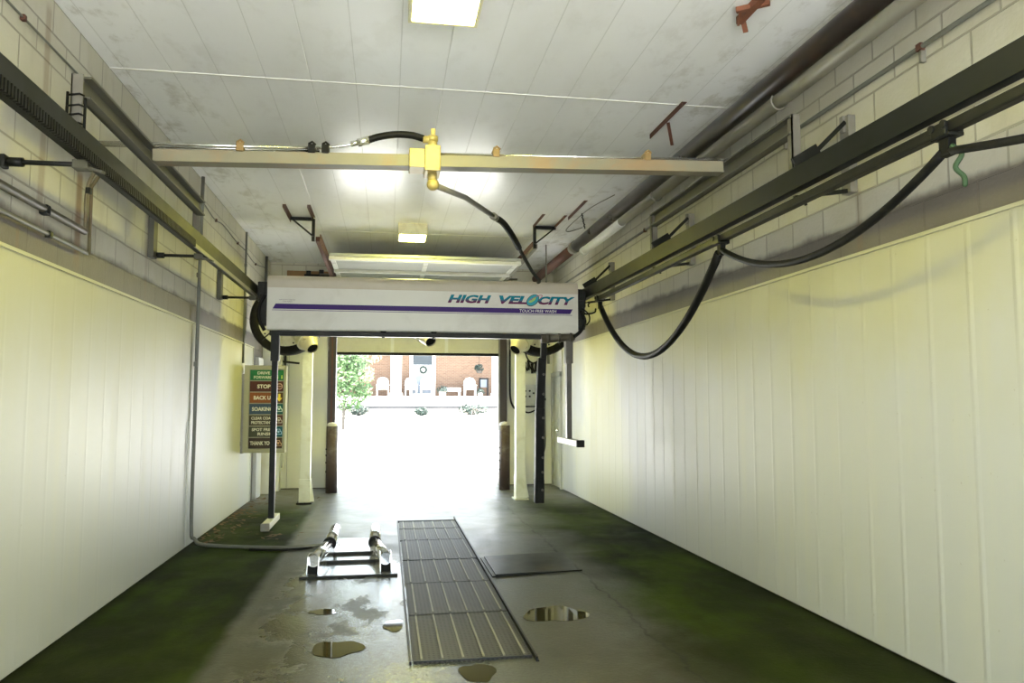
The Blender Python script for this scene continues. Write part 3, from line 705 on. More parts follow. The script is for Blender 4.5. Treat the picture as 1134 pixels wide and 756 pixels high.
def loop(a, b, sag, r, label, group='hanging hose loops', skew=0.0):
    pts = []
    for k in range(33):
        t = k/32; u = t**(1.0+skew)
        y = a[1]+(b[1]-a[1])*t; s = 1-(2*t-1)**2
        pts.append((a[0]+(b[0]-a[0])*t, y, a[2]+(b[2]-a[2])*t-sag*s))
    o = MB().tube(pts, r, 12).build('looped_hose', M['black'])
    return tag(o, label, 'hose', group)
loop((2.61, YF+0.3, 2.66), (2.61, 3.2, 2.69), 0.25, 0.02, 'black hose running nearly level off the right edge of the photo')
loop((2.61, 3.20, 2.69), (2.61, 5.66, 2.70), 0.29, 0.024, 'shallow sagging black hose loop between the two nearest trolleys')
loop((2.61, 5.72, 2.69), (2.61, 9.17, 2.68), 0.72, 0.034, 'deep sagging thick black hose loop beside the gantry')
tag(MB().tube(smoothpath([(2.60, 3.14, 2.70), (2.62, 3.10, 2.65), (2.60, 3.12, 2.59), (2.625, 3.10, 2.54), (2.62, 3.09, 2.49)]), [0.012]*8*4+[0.006], 8).build('green_strap', M['greenstrap']), 'short frayed green strap dangling from the nearest hose trolley', 'strap')

# ---------------------------------------------------------------- pipes and conduits
p1 = thing('overhead_pipe', (2.71, 7, 3.78), 'thick dark brown pipe under the ceiling along the right wall', 'pipe')
MB().cyl((2.71, YF+0.02, 3.775), (2.71, 10.85, 3.775), 0.078, 24).build('pipe_run', M['darkpipe'], p1)
MB().cyl((2.71, 10.78, 3.775), (2.71, 10.98, 3.775), 0.088, 24).build('collar', M['galv'], p1)
MB().cyl((2.71, 10.95, 3.775), (2.71, YB-0.005, 3.775), 0.076, 24).build('rusty_section', M['rust'], p1)
p2 = thing('overhead_pipe', (2.70, 5, 3.62), 'slimmer pale grey pipe just below the thick dark pipe', 'pipe')
MB().cyl((2.71, YF+0.02, 3.618), (2.71, 8.6, 3.618), 0.052, 20).build('pipe_run', M['tanpipe'], p2)
MB().cyl((2.71, 8.58, 3.612), (2.71, 10.3, 3.612), 0.056, 20).cyl((2.71, 10.28, 3.612), (2.71, 10.36, 3.612), 0.064, 20).build('white_section', M['white'], p2)
for y in (4.9, 7.4): MB().tube([(2.71+0.06*math.cos(a), y, 3.618+0.06*math.sin(a)) for a in [PI*k/10 for k in range(-12, 5)]], 0.007, 6).build('pipe_clip', M['galv'], p2)
# rusty angle irons fixed to the ceiling
def angle(x, y0, y1, label, strap, mat):
    o = thing('ceiling_angle_iron', (x, (y0+y1)/2, ZC-0.05), label, 'bracket', 'rusty angle irons on the ceiling')
    MB().box(x-0.022, x+0.022, y0, y1, ZC-0.007, ZC-0.001).box(x-0.022, x-0.016, y0, y1, ZC-0.045, ZC-0.001).build('angle', mat, o)
    if strap == 'strap': MB().bar((x+0.03, y0+0.45, ZC-0.01), (x+0.13, y0+0.62, 3.80), 0.028, 0.006).build('strap', mat, o)
    if strap == 'chain':
        c = MB()
        for k in range(7):
            z = ZC-0.02-k*0.028; dx = 0.008 if k % 2 else 0.0; dy = 0.0 if k % 2 else 0.008
            c.tube([(x+0.09+dx+k*0.006, y0+0.55+dy, z), (x+0.09-dx+k*0.006, y0+0.55-dy, z-0.034)], 0.008, 6)
        c.build('chain', M['blackmetal'], o)
    return o
angle(2.375, 5.80, 6.58, 'rusty angle iron with hanging strap on the ceiling beside the dark pipe, nearest one', 'strap', M['rust'])
angle(2.37, 8.93, 9.78, 'rusty angle iron with hanging chain on the ceiling beside the dark pipe, farthest one', 'chain', M['rust'])
ro = thing('ceiling_bracket', (2.19, 4.33, 3.88), 'crumbling orange rusted bracket stub on the ceiling at the top edge of the photo', 'bracket')
MB().box(2.17, 2.215, 4.05, 4.43, ZC-0.05, ZC-0.001, 0.004).build('angle', M['rustbright'], ro)
MB().bar((2.11, 4.30, ZC-0.03), (2.27, 4.18, ZC-0.03), 0.03, 0.03).bar((2.2, 4.40, ZC-0.02), (2.25, 4.46, 3.87), 0.03, 0.012).bar((2.14, 4.31, ZC-0.035), (2.18, 4.42, ZC-0.06), 0.015, 0.012).build('cross_piece', M['rustbright'], ro)

def pipe_run(name, pts, r, label, mat, cat='pipe', clamps=(), cm=None, group=None):
    o = thing(name, pts[0], label, cat, group)
    MB().tube(pts, r, 10).build('pipe_run', mat, o)
    for c in clamps:
        cx, cy, cz = c
        k = r*0.6+0.009
        MB().box(cx-k, cx+k, cy-k*1.2, cy+k*1.2, cz-k*1.25, cz+k*1.25, k*0.3).build('clamp', cm or M['blackmetal'], o)
    return o
# right wall conduit with clamps
o = pipe_run('wall_conduit', [(XR-0.03, YF+0.05, 3.53), (XR-0.03, 13.0, 3.53)], 0.014, 'thin straight conduit with clamps high on the right wall', M['greypipe'], 'conduit', [(XR-0.03, 3.83, 3.53), (XR-0.03, 5.36, 3.53), (XR-0.03, 8.6, 3.53)], M['rust'])
for y in (3.83, 5.36): MB().box(XR-0.034, XR-0.002, y-0.012, y+0.012, 3.44, 3.54, 0.004).build('strap', M['galv'], o)
# left wall pipes
pipe_run('wall_pipe', [(XL+0.045, YF+0.05, 2.618), (XL+0.045, 5.42, 2.63)], 0.024, 'upper level pipe low on the left block wall, ending at rusty downpipe', M['oldpipe'], 'pipe', [(XL+0.045, 4.82, 2.625)], M['blackmetal'])
pipe_run('wall_pipe', [(XL+0.04, YF+0.05, 2.492), (XL+0.04, 5.50, 2.497)], 0.013, 'thinner lower level pipe just above the cladding on the left wall', M['greypipe'], 'pipe', [(XL+0.04, 4.9, 2.495)])
pipe_run('downpipe', smoothpath([(XL+0.16, 5.40, 3.12), (XL+0.09, 5.41, 3.02), (XL+0.05, 5.42, 2.90), (XL+0.05, 5.42, 2.62)]), 0.012, 'rust-stained vertical pipe with clamp on the left wall, its left strand', M['oldpipe'], 'pipe', [(XL+0.06, 5.42, 2.905)], M['blackmetal'])
pipe_run('downpipe', [(XL+0.14, 5.46, 3.08), (XL+0.05, 5.49, 2.95), (XL+0.05, 5.50, 2.49)], 0.012, 'rust-stained vertical pipe on the left wall, its thin right strand', M['oldpipe'], 'pipe')
# vertical conduit that runs down to the floor and across to the wheel guide
pipe_run('wall_conduit', smoothpath([(XL+0.05, 8.58, 3.93), (XL+0.05, 8.55, 2.4), (XL+0.05, 8.55, 1.2), (XL+0.05, 8.55, 0.22), (XL+0.09, 8.54, 0.08), (XL+0.22, 8.50, 0.022), (-1.2, 8.27, 0.022), (-0.9, 8.23, 0.022), (-0.62, 8.26, 0.03)], 6), 0.019, 'grey conduit running down the left wall and across the floor to the wheel guide', M['greypipe'], 'conduit', [(XL+0.045, 8.55, 1.9), (XL+0.045, 8.55, 2.85)], M['greypipe'])
tag(MB().tube(smoothpath([(-1.35, 8.22, 0.014), (-1.1, 8.16, 0.014), (-0.8, 8.2, 0.014), (-0.6, 8.36, 0.02)]), 0.012, 8).build('floor_hose', M['black']), 'thin black hose lying beside the conduit on the floor', 'hose')
tag(MB().tube([(XL+0.03, 8.40, 1.30), (XL+0.03, 8.40, 0.03)], 0.008, 8).build('wall_cable', M['white']), 'thin white cable running down left cladding beside the grey conduit', 'cable')
pipe_run('wall_conduit', [(XL+0.03, 11.33, 3.93), (XL+0.03, 11.33, 2.05)], 0.016, 'thin dark conduit on the left wall behind the gantry, down to the menu sign', M['greypipe'], 'conduit', [(XL+0.03, 11.33, 3.45)], M['greypipe'])
pipe_run('wall_conduit', [(XL+0.03, 13.2, 3.93), (XL+0.03, 13.2, 2.9)], 0.022, 'conduit dropping from the ceiling in the left back corner', M['greypipe'], 'conduit')
wp = [(XL+0.02, YF+0.1, 3.63), (XL+0.02, 4.4, 3.63), (XL+0.02, 7.0, 3.67), (XL+0.02, 8.5, 3.70), (XL+0.02, 9.3, 3.64), (XL+0.02, 9.8, 3.68), (XL+0.02, 10.7, 3.65), (XL+0.02, 11.3, 3.66), (XL+0.02, 12.1, 3.62), (XL+0.02, 13.1, 3.72)]
pipe_run('ceiling_cable', smoothpath(wp), 0.007, 'thin sagging cable clipped high along the left wall', M['greypipe'], 'cable', [(XL+0.02, 4.50, 3.63), (XL+0.02, 9.4, 3.645), (XL+0.02, 10.75, 3.65), (XL+0.02, 12.2, 3.62)], M['rust'])
for x, lab in ((2.80, 'left one of two vertical conduits on the right back wall above the gantry'), (2.93, 'right one of two vertical conduits on the right back wall above the gantry')):
    pipe_run('wall_conduit', [(x, YB-0.04, 3.68), (x, YB-0.04, 2.2)], 0.026, lab, M['greypipe'], 'conduit', [(x, YB-0.04, 3.0)])

# timber block and bracket by the left track
tb_ = thing('timber_block', (-1.45, YB-0.06, 3.6), 'short brown timber block on the back wall left of the door track', 'timber')
MB().box(-1.75, -1.0, YB-0.07, YB-0.022, 3.70, 3.80, 0.004).box(-1.75, -1.2, YB-0.06, YB-0.022, 3.62, 3.66, 0.004).build('plank', M['wood'], tb_)
MB().box(-1.42, -1.34, YB-0.11, YB-0.07, 3.50, 3.80, 0.006).box(-1.20, -1.12, YB-0.12, YB-0.07, 3.45, 3.82, 0.006).cyl((-1.45, YB-0.11, 3.72), (-1.02, YB-0.11, 3.72), 0.02, 10).build('bracket', M['blackmetal'], tb_)

# ---------------------------------------------------------------- dryer arch and blowers
D = thing('dryer_arch', (0.45, 11.9, 0), 'white two-legged dryer arch standing behind the gantry', 'dryer frame')
for x in (-1.18, 2.07):
    p = MB().box(x-0.075, x+0.075, 11.84, 11.98, 0.06, 3.05, 0.006).build('post', M['postwhite'], D)
    MB().box(x-0.11, x+0.11, 11.76, 12.06, 0.0, 0.022, 0.003).build('base_plate', M['black'] if x < 0 else M['postwhite'], p)
    MB().prism([(0, 0.022), (0.12, 0.022), (0, 0.42)], lambda a, z, x=x: (x+0.076+a*0.5, 11.90, z), lambda a, z, x=x: (x+0.076+a*0.5, 11.915, z)).box(x-0.082, x+0.082, 11.82, 12.0, 0.022, 0.36, 0.004).build('gusset', M['postwhite'], p)
MB().box(-1.25, 2.15, 11.85, 11.97, 2.90, 3.04, 0.006).build('cross_beam', M['postwhite'], D)
def blower(c, q, g, label, R=0.50):
    x, y, z = c
    o = thing('dryer_blower', c, label, 'blower', 'dryer blowers')
    # scroll housing: dark rim around a pale dished face
    MB().lathe([(R, 0.0), (R+0.015, 0.03), (R+0.015, 0.26), (R-0.03, 0.30), (0.0, 0.30)], (x, y, z), (0, 1, 0), 48).lathe([(R, 0.0), (R-0.10, -0.015), (R-0.11, 0.02)], (x, y, z), (0, 1, 0), 48).build('scroll_rim', M['black'], o)
    f = MB().lathe([(R-0.095, 0.012), (R*0.6, 0.03), (R*0.4, 0.03), (R*0.32, 0.055)], (x, y, z), (0, 1, 0), 48).build('face_plate', M['blowerface'], o)
    for k in range(10):
        a = 2*PI*k/10; MB().cyl((x+(R-0.14)*math.cos(a), y+0.005, z+(R-0.14)*math.sin(a)), (x+(R-0.14)*math.cos(a), y+0.025, z+(R-0.14)*math.sin(a)), 0.012, 8).build('bolt', M['blackmetal'], f)
    MB().lathe([(R*0.33, 0.05), (R*0.28, 0.0), (R*0.12, -0.03), (0.0, -0.03)], (x, y, z), (0, 1, 0), 32).build('inlet', M['blackmetal'], o)
    for a in (2.1, 3.9, 5.4): MB().bar((x+R*0.24*math.cos(a), y-0.02, z+R*0.24*math.sin(a)), (x+(R-0.05)*math.cos(a), y-0.02, z+(R-0.05)*math.sin(a)), 0.018, 0.018, (0, 1, 0)).build('guard_arm', M['blackmetal'], o)
    # outlet: body box then a cone nozzle pointing down at the car
    q, g = Vector(q), Vector(g); d = (g-q).normalized(); e = q+(g-q)*0.4
    MB().tube([q-d*0.10, e], [0.15, 0.15], 24).tube([e, e+d*0.02], 0.165, 24).build('outlet_duct', M['blowerface'], o)
    n = MB().tube([e, e+(g-e)*0.35, g], [0.148, 0.13, 0.082], 28, False).build('nozzle', M['nozzle'], o)
    MB().tube([g-d*0.03, g-d*0.02], 0.080, 24).build('nozzle_mouth', M['black'], n)
    return o
M['blowerface'] = simple('blower cream', (0.58, 0.57, 0.42), 0.4, var=0.1, scale=10, dirt=(0.2, 0.2, 0.08), dirt_amt=0.5)
M['nozzle'] = simple('nozzle steel', (0.62, 0.58, 0.42), 0.3, 0.3, var=0.1)
blower((-1.46, 11.5, 2.70), (-1.20, 11.50, 2.47), (-1.055, 11.33, 2.265), 'round black-rimmed dryer blower behind the left end of the gantry')
blower((2.34, 11.5, 2.72), (2.06, 11.50, 2.48), (1.89, 11.33, 2.275), 'round black-rimmed dryer blower behind the right end of the gantry')
blower((0.45, 11.5, 2.74), (0.52, 11.55, 2.60), (0.635, 11.33, 2.385), 'middle dryer blower, only its nozzle showing under the gantry box', 0.26)

# ---------------------------------------------------------------- menu sign
S = thing('instruction_sign', (-1.70, 11.35, 0.78), 'tall instruction sign with seven coloured rows, DRIVE FORWARD to THANK YOU, by left wall', 'sign')
SX0, SX1, SZ0, SZ1, SY = -1.99, -1.415, 0.785, 2.02, 11.35
case = MB().box(SX0, SX1, SY+0.012, SY+0.16, SZ0, SZ1, 0.004)
case.box(SX0, SX0+0.07, SY-0.012, SY+0.02, SZ0, SZ1, 0.003).box(SX1-0.035, SX1, SY-0.012, SY+0.02, SZ0, SZ1, 0.003)
case.box(SX0+0.07, SX1-0.035, SY-0.012, SY+0.02, SZ0, SZ0+0.05, 0.003).box(SX0+0.07, SX1-0.035, SY-0.012, SY+0.02, SZ1-0.055, SZ1, 0.003)
case.build('case', M['signframe'], S)
MB().box(SX0-0.045, SX0-0.001, SY+0.02, SY+0.13, SZ0-0.01, SZ1-0.12).box(SX0-0.045, SX0-0.001, SY-0.01, SY+0.16, SZ1-0.20, SZ1-0.14).box(SX0-0.045, SX0-0.001, SY-0.01, SY+0.16, SZ0+0.1, SZ0+0.16).build('wall_bracket', M['galv'], S)
rows = [(['DRIVE', 'FORWARD'], (0.03, 0.22, 0.07), (0.02, 0.20, 0.05)), (['STOP'], (0.11, 0.035, 0.02), (0.10, 0.035, 0.02)), (['BACK UP'], (0.33, 0.11, 0.03), (0.13, 0.07, 0.02)),
        (['SOAKING'], (0.07, 0.115, 0.165), (0.02, 0.14, 0.11)), (['CLEAR COAT', 'PROTECTANT'], (0.10, 0.085, 0.05), (0.14, 0.06, 0.04)), (['SPOT FREE', 'RINSE'], (0.09, 0.095, 0.06), (0.02, 0.13, 0.15)), (['THANK YOU'], (0.06, 0.04, 0.025), (0.10, 0.06, 0.03))]
IZ0, IZ1 = SZ0+0.055, SZ1-0.06; RH = (IZ1-IZ0)/7
TX0, TX1, IX0, IX1 = SX0+0.078, SX1-0.155, SX1-0.145, SX1-0.04
for i, (lines, col, icol) in enumerate(rows):
    z1 = IZ1-i*RH-0.006; z0 = z1-RH+0.014
    rp = MB().box(TX0, TX1, SY-0.004, SY+0.014, z0, z1, 0.002).build('row_panel', simple('sign row %d' % i, tuple(q*0.7 for q in col), 0.4, var=0.06, spec=0.15), S)
    tx = MB()
    if len(lines) == 1:
        w = {'STOP': 0.10, 'BACK UP': 0.055, 'SOAKING': 0.035, 'THANK YOU': 0.02}[lines[0]]
        text_into(tx, lines[0], TX0+w, TX1-(0.06 if i == 1 else 0.02), z0+0.045, z1-0.045, SY-0.004, 0.003, 0, 0.03)
    else:
        zm = (z0+z1)/2
        ins = (0.10, 0.05) if i == 0 else ((0.03, 0.03) if i == 4 else (0.04, 0.12))
        text_into(tx, lines[0], TX0+ins[0], TX1-(0.07 if i == 0 else 0.02), zm+0.010, z1-0.022, SY-0.004, 0.003, 0, 0.02)
        text_into(tx, lines[1], TX0+ins[1], TX1-0.03, z0+0.022, zm-0.010, SY-0.004, 0.003, 0, 0.02)
    tx.build('row_text', M['cream'], rp)
    ip = MB().box(IX0, IX1, SY-0.004, SY+0.014, z0, z1, 0.002).build('icon_panel', simple('sign icon %d' % i, tuple(q*0.8 for q in icol), 0.4, var=0.06, spec=0.15), S)
    ic = MB(); cx, cz = (IX0+IX1)/2, (z0+z1)/2
    f0 = lambda x, z: (x, SY-0.007, z)
    f1 = lambda x, z: (x, SY-0.003, z)
    if i == 0:
        for dx in (-0.03, 0.03): ic.prism([(cx+dx-0.010, cz-0.05), (cx+dx+0.010, cz-0.05), (cx+dx+0.006, cz+0.0), (cx+dx-0.006, cz+0.0)], f0, f1)
        im = flat('icon lime', (0.5, 0.65, 0.05))
    elif i == 1:
        ring = [(cx+0.04*math.cos(PI/8+k*PI/4), cz+0.04*math.sin(PI/8+k*PI/4)) for k in range(8)]
        ic.tube([(x, SY-0.006, z) for x, z in ring+ring[:1]], 0.005, 6)
        text_into(ic, 'STOP', cx-0.028, cx+0.028, cz-0.012, cz+0.012, SY-0.004, 0.003, 0, 0.02)
        im = flat('icon tan', (0.55, 0.35, 0.22))
    elif i == 2:
        ic.prism([(cx-0.016, cz+0.055), (cx-0.016, cz-0.002), (cx-0.042, cz-0.002), (cx, cz-0.055), (cx+0.042, cz-0.002), (cx+0.016, cz-0.002), (cx+0.016, cz+0.055)], f0, f1)
        im = flat('icon yellow', (0.8, 0.6, 0.03))
    else:
        car = [(cx-0.042, cz-0.035), (cx+0.042, cz-0.035), (cx+0.042, cz-0.005), (cx+0.026, cz+0.005), (cx+0.018, cz+0.035), (cx-0.018, cz+0.035), (cx-0.026, cz+0.005), (cx-0.042, cz-0.005)]
        ic.tube([(x, SY-0.006, z) for x, z in car+car[:1]], 0.006, 6)
        ic.prism([(cx+0.016*math.cos(k*PI/6), cz+0.016*math.sin(k*PI/6)) for k in range(12)], f0, f1)
        im = flat('icon pale %d' % i, ((0.6, 0.7, 0.62), (0.55, 0.5, 0.4), (0.35, 0.55, 0.75), (0.6, 0.35, 0.15))[i-3])
    ic.build('icon', im, ip)
# small bracket bars and box by the sign
wb_ = thing('wall_bracket', (-1.8, 13.7, 2.3), 'dark pipe bracket cluster on the back wall just above the instruction sign', 'bracket')
MB().bar((-2.0, YB-0.10, 2.48), (-1.72, YB-0.10, 2.33), 0.03, 0.03).bar((-1.74, YB-0.10, 2.40), (-1.74, YB-0.10, 2.05), 0.04, 0.04).bar((-2.0, YB-0.10, 2.22), (-1.5, YB-0.10, 2.17), 0.03, 0.035).build('arm', M['blackmetal'], wb_)
MB().box(-1.90, -1.76, YB-0.16, YB-0.022, 2.27, 2.38, 0.01).build('motor_box', M['boxgrey'], wb_)
eb = thing('junction_box', (-1.80, YB-0.02, 0.4), 'small grey junction box with conduit low in the left back corner', 'box')
MB().box(-1.86, -1.74, YB-0.12, YB-0.022, 0.38, 0.62, 0.008).build('case', M['boxgrey'], eb)
MB().cyl((-1.80, YB-0.06, 0.62), (-1.80, YB-0.06, 1.6), 0.018, 10).cyl((-1.80, YB-0.06, 0.38), (-1.80, YB-0.06, 0.05), 0.018, 10).build('conduit', M['greypipe'], eb)

# ---------------------------------------------------------------- right back corner fittings
cbx = thing('control_box', (2.55, YB-0.03, 1.45), 'grey control box with buttons on the back wall right of the exit', 'box')
cs = MB().box(2.41, 2.70, YB-0.14, YB-0.022, 1.43, 1.81, 0.01).build('case', M['boxgrey'], cbx)
for x, z in ((2.48, 1.70), (2.56, 1.70), (2.48, 1.6), (2.56, 1.6), (2.63, 1.66)): MB().cyl((x, YB-0.155, z), (x, YB-0.138, z), 0.018, 10).build('button', M['black'], cs)
MB().box(2.41, 2.70, YB-0.148, YB-0.02, 1.405, 1.43, 0.004).build('base_rail', M['black'], cbx)
MB().tube(smoothpath([(2.42, YB-0.06, 1.42), (2.52, YB-0.08, 1.31), (2.68, YB-0.07, 1.36), (2.78, YB-0.05, 1.5)]), 0.014, 8).build('cable', M['black'], cbx)
tag(MB().tube(smoothpath([(2.07, 11.66, 2.42), (2.14, 11.64, 2.17), (2.25, 11.64, 2.10), (2.36, 11.64, 2.20)]), 0.012, 8).build('drooping_cable', M['black']), 'short black cable drooping under the right dryer blower', 'cable')
tag(MB().tube([(2.43, 11.6, ZC-0.001), (2.43, 11.6, 3.25)], 0.012, 8).build('threaded_rod', M['greypipe']), 'thin rod hanging from the ceiling left of the rusty pipe section', 'rod')
tag(MB().tube(smoothpath([(2.63, 8.6, ZC-0.01), (2.50, 9.2, 3.93), (2.44, 9.85, 3.90), (2.41, 10.15, 3.86), (2.47, 10.2, 3.85), (2.60, 10.0, 3.865)]), 0.006, 6).build('loose_wire', M['greypipe']), 'loose thin wire loop beside the thick pipe near the ceiling chain', 'wire')
vc = thing('valve_cluster', (2.55, YB-0.05, 2.05), 'cluster of small dark valves on the back wall above the grey control box', 'valves')
for k in range(5):
    x = 2.42+k*0.068; z = 2.10+0.03*((k*37) % 3)
    v = MB().cyl((x, YB-0.05, z-0.08), (x, YB-0.05, z+0.06), 0.024, 10).ball((x, YB-0.05, z+0.08), 0.03).build('valve', M['blackmetal'], vc)
    MB().bar((x-0.03, YB-0.10, z+0.10), (x+0.04, YB-0.10, z-0.07), 0.014, 0.022).build('handle', M['black'], v)
MB().box(2.39, 2.74, YB-0.04, YB-0.022, 2.02, 2.22).build('manifold', M['boxgrey'], vc)
pipe_run('wall_conduit', smoothpath([(2.86, YB-0.04, 2.2), (2.86, YB-0.04, 1.2), (2.86, YB-0.04, 0.7), (2.78, YB-0.05, 0.5), (2.70, YB-0.05, 0.3)]), 0.016, 'vertical conduit curving near the floor behind the black spray column', M['greypipe'], 'conduit', [(2.86, YB-0.04, 1.55)])
pipe_run('wall_conduit', smoothpath([(2.21, YB-0.05, 2.9), (2.21, YB-0.05, 1.9), (2.22, YB-0.07, 1.55), (2.28, YB-0.08, 1.40), (2.36, YB-0.07, 1.36)]), 0.018, 'dark cable running down beside the right exit jamb', M['blackmetal'], 'cable')

# bollards guarding the exit
def bollard(x, label):
    o = thing('bollard', (x, 13.2, 0), label, 'bollard', 'brown bollards at the exit')
    MB().cyl((x, 13.2, 0), (x, 13.2, 1.10), 0.095, 28).build('pipe', M['bollard'], o)
    MB().lathe([(0.093, 0.0), (0.088, 0.03), (0.06, 0.055), (0.0, 0.065)], (x, 13.2, 1.10), (0, 0, 1), 28).build('cap', M['concretecap'], o)
    for z in (0.35, 0.5, 0.62, 0.72): MB().ball((x-0.088, 13.17, z), 0.016).build('dent', M['blackmetal'], o)
bollard(-0.885, 'brown concrete-capped bollard at the left side of the exit')
bollard(2.02, 'brown concrete-capped bollard at the right side of the exit')

# ---------------------------------------------------------------- floor equipment
TX = (0.17, 0.865)
TF = thing('trench_edging', (0.52, 7.2, 0), 'dark steel edging strip along both sides of the trench grates', 'edging')
MB().box(TX[1]+0.010, TX[1]+0.022, 4.5, 10.05, 0.0, 0.028).box(TX[1]+0.022, TX[1]+0.03, 4.5, 10.05, 0.0, 0.008).build('frame_angle', M['blackmetal'], TF)
MB().box(TX[0]-0.022, TX[0]-0.010, 4.56, 9.9, 0.0, 0.018).build('frame_angle', M['blackmetal'], TF)
MB().box(TX[0]-0.01, TX[1]+0.008, 9.82, 9.85, 0.0, 0.022).build('frame_angle', M['plate'], TF)
by = [4.565, 5.56, 6.50, 7.44, 8.49, 9.26, 9.80]
gl_ = ['grate in the floor nearest the camera, with worn leading edge', 'second trench grate from the camera', 'third trench grate from the camera, level with the wheel guide front', 'fourth trench grate from the camera, beside the steel plate', 'fifth trench grate from the camera, second from the exit end', 'shortest trench grate at the end nearest the exit']
M['slot'] = simple('worn bright bar', (0.2, 0.19, 0.15), 0.5, 0.0, var=0.25, dirt=(0.12, 0.09, 0.05), dirt_amt=0.5)
for i in range(6):
    y0, y1 = by[i]+0.003, by[i+1]-0.003
    o = thing('trench_grate', (0.52, (y0+y1)/2, 0), 'grey slotted steel '+gl_[i], 'grate', 'trench grates')
    rot = (0.0, 0.004, -0.003, 0.005, -0.004, 0.0)[i]
    MB().box(TX[0]+rot, TX[1]+rot, y0, y1, 0.0, 0.012+0.002*(i % 2), 0.002).build('plate', M['grate'], o)
    s_ = MB()
    for k in range(6):
        x = TX[0]+0.05+rot+k*(TX[1]-TX[0]-0.09)/5
        s_.box(x-0.0055, x+0.0055, y0+0.03, y1-0.03, 0.012, 0.019)
    s_.build('bearing_bars', M['slot'], o)
    MB().box(TX[0]+rot, TX[1]+rot, y0, y0+0.014, 0.010, 0.0155).build('end_bar', M['plate'] if i == 0 else M['grate'], o)
    MB().box(TX[0]+rot, TX[1]+rot, y1-0.010, y1, 0.010, 0.0155).build('end_bar', M['grate'], o)

pt = MB()
pp = [(0.945, 7.47), (1.765, 7.62), (1.70, 6.80), (0.945, 6.67)]
pt.prism(pp, lambda x, y: (x, y, 0.003+0.012*(x < 1.2)), lambda x, y: (x, y, 0.011+0.012*(x < 1.2)))
sp_ = thing('steel_cover_plate', (1.35, 7.2, 0), 'wet dark steel cover plate lying on the floor right of the grates', 'plate')
pt.build('plate', M['plate'], sp_)
MB().prism([(0.915, 6.66), (0.975, 6.67), (0.975, 7.48), (0.91, 7.46)], lambda x, y: (x, y, 0.001), lambda x, y: (x, y, 0.012)).bar((0.945, 6.66, 0.010), (1.74, 6.80, 0.006), 0.016, 0.010).build('rim', M['blackmetal'], sp_)

W = thing('wheel_guide', (-0.3, 8.1, 0), 'chrome tube wheel guide on a steel plate on the floor left of the grates', 'wheel guide')
bpz = MB().prism([(-0.70, 6.90), (0.085, 6.86), (0.0, 7.7), (-0.05, 8.75), (-0.57, 8.75), (-0.62, 7.7)], lambda x, y: (x, y, 0.0), lambda x, y: (x, y, 0.014))
bpz.build('base_plate', M['plate_light'] if 'plate_light' in M else M['plate'], W)
MB().box(-0.715, 0.115, 6.85, 6.885, 0.0, 0.018, 0.003).build('front_edge', M['blackmetal'], W)
for y in (7.40, 7.80): MB().box(-0.56, -0.08, y-0.02, y+0.02, 0.014, 0.04, 0.004).build('cross_bar', M['blackmetal'], W)
for sx, pts in ((-1, [(-0.605, 6.97, 0.125), (-0.575, 7.35, 0.125), (-0.53, 7.80, 0.125), (-0.525, 8.66, 0.125)]), (1, [(0.01, 6.98, 0.125), (-0.03, 7.35, 0.125), (-0.095, 7.80, 0.125), (-0.10, 8.64, 0.125)])):
    t_ = MB().tube(pts[:3], 0.052, 24).tube([pts[2], pts[3]], 0.056, 24).build('guide_tube', M['chrome'], W)
    MB().tube([tuple(Vector(pts[2])+Vector((0, -0.03, 0))), tuple(Vector(pts[2])+Vector((0, 0.03, 0)))], 0.063, 24).build('collar', M['black'], t_)
    pr = MB()
    off = 0.035*(-sx)
    pr.bar((pts[0][0]+off*0.0, pts[0][1]+0.04, 0.055), (pts[2][0]+off*0.0, pts[2][1]-0.05, 0.055), 0.085, 0.09, bev=0.006)
    pr.bar((pts[2][0], pts[2][1]+0.1, 0.04), (pts[3][0], pts[3][1]-0.05, 0.04), 0.05, 0.05)
    pr.build('side_channel', M['tubing'], t_)
    d = (Vector(pts[1])-Vector(pts[0])).normalized(); e = Vector(pts[0])
    cap = MB().prism([(-0.05, 0.014), (0.05, 0.014), (0.05, 0.125)]+[(0.05*math.cos(q), 0.13+0.05*math.sin(q)) for q in [PI*k/8 for k in range(1, 8)]]+[(-0.05, 0.125)], lambda a, z, e=e: (e.x+a*0.86, e.y+0.005, z), lambda a, z, e=e: (e.x+a*0.86, e.y+0.03, z))
    cap.build('end_cap', M['black'], t_)
    for k_ in (-1, 1):
        xx = e.x+k_*0.047
        MB().prism([(-0.075, 0.014), (-0.075, 0.05), (-0.02, 0.17), (0.10, 0.178), (0.34, 0.14), (0.34, 0.014)], lambda a, z, xx=xx, e=e: (xx-0.004-0.0405*sx*a, e.y+a, z), lambda a, z, xx=xx, e=e: (xx+0.004-0.0405*sx*a, e.y+a, z)).build('cheek_plate', M['chrome'], t_)
    MB().cyl((e.x-sx*0.03, 7.15, 0.06), (e.x-sx*0.058, 7.15, 0.06), 0.022, 10).build('bolt', M['blackmetal'], t_)

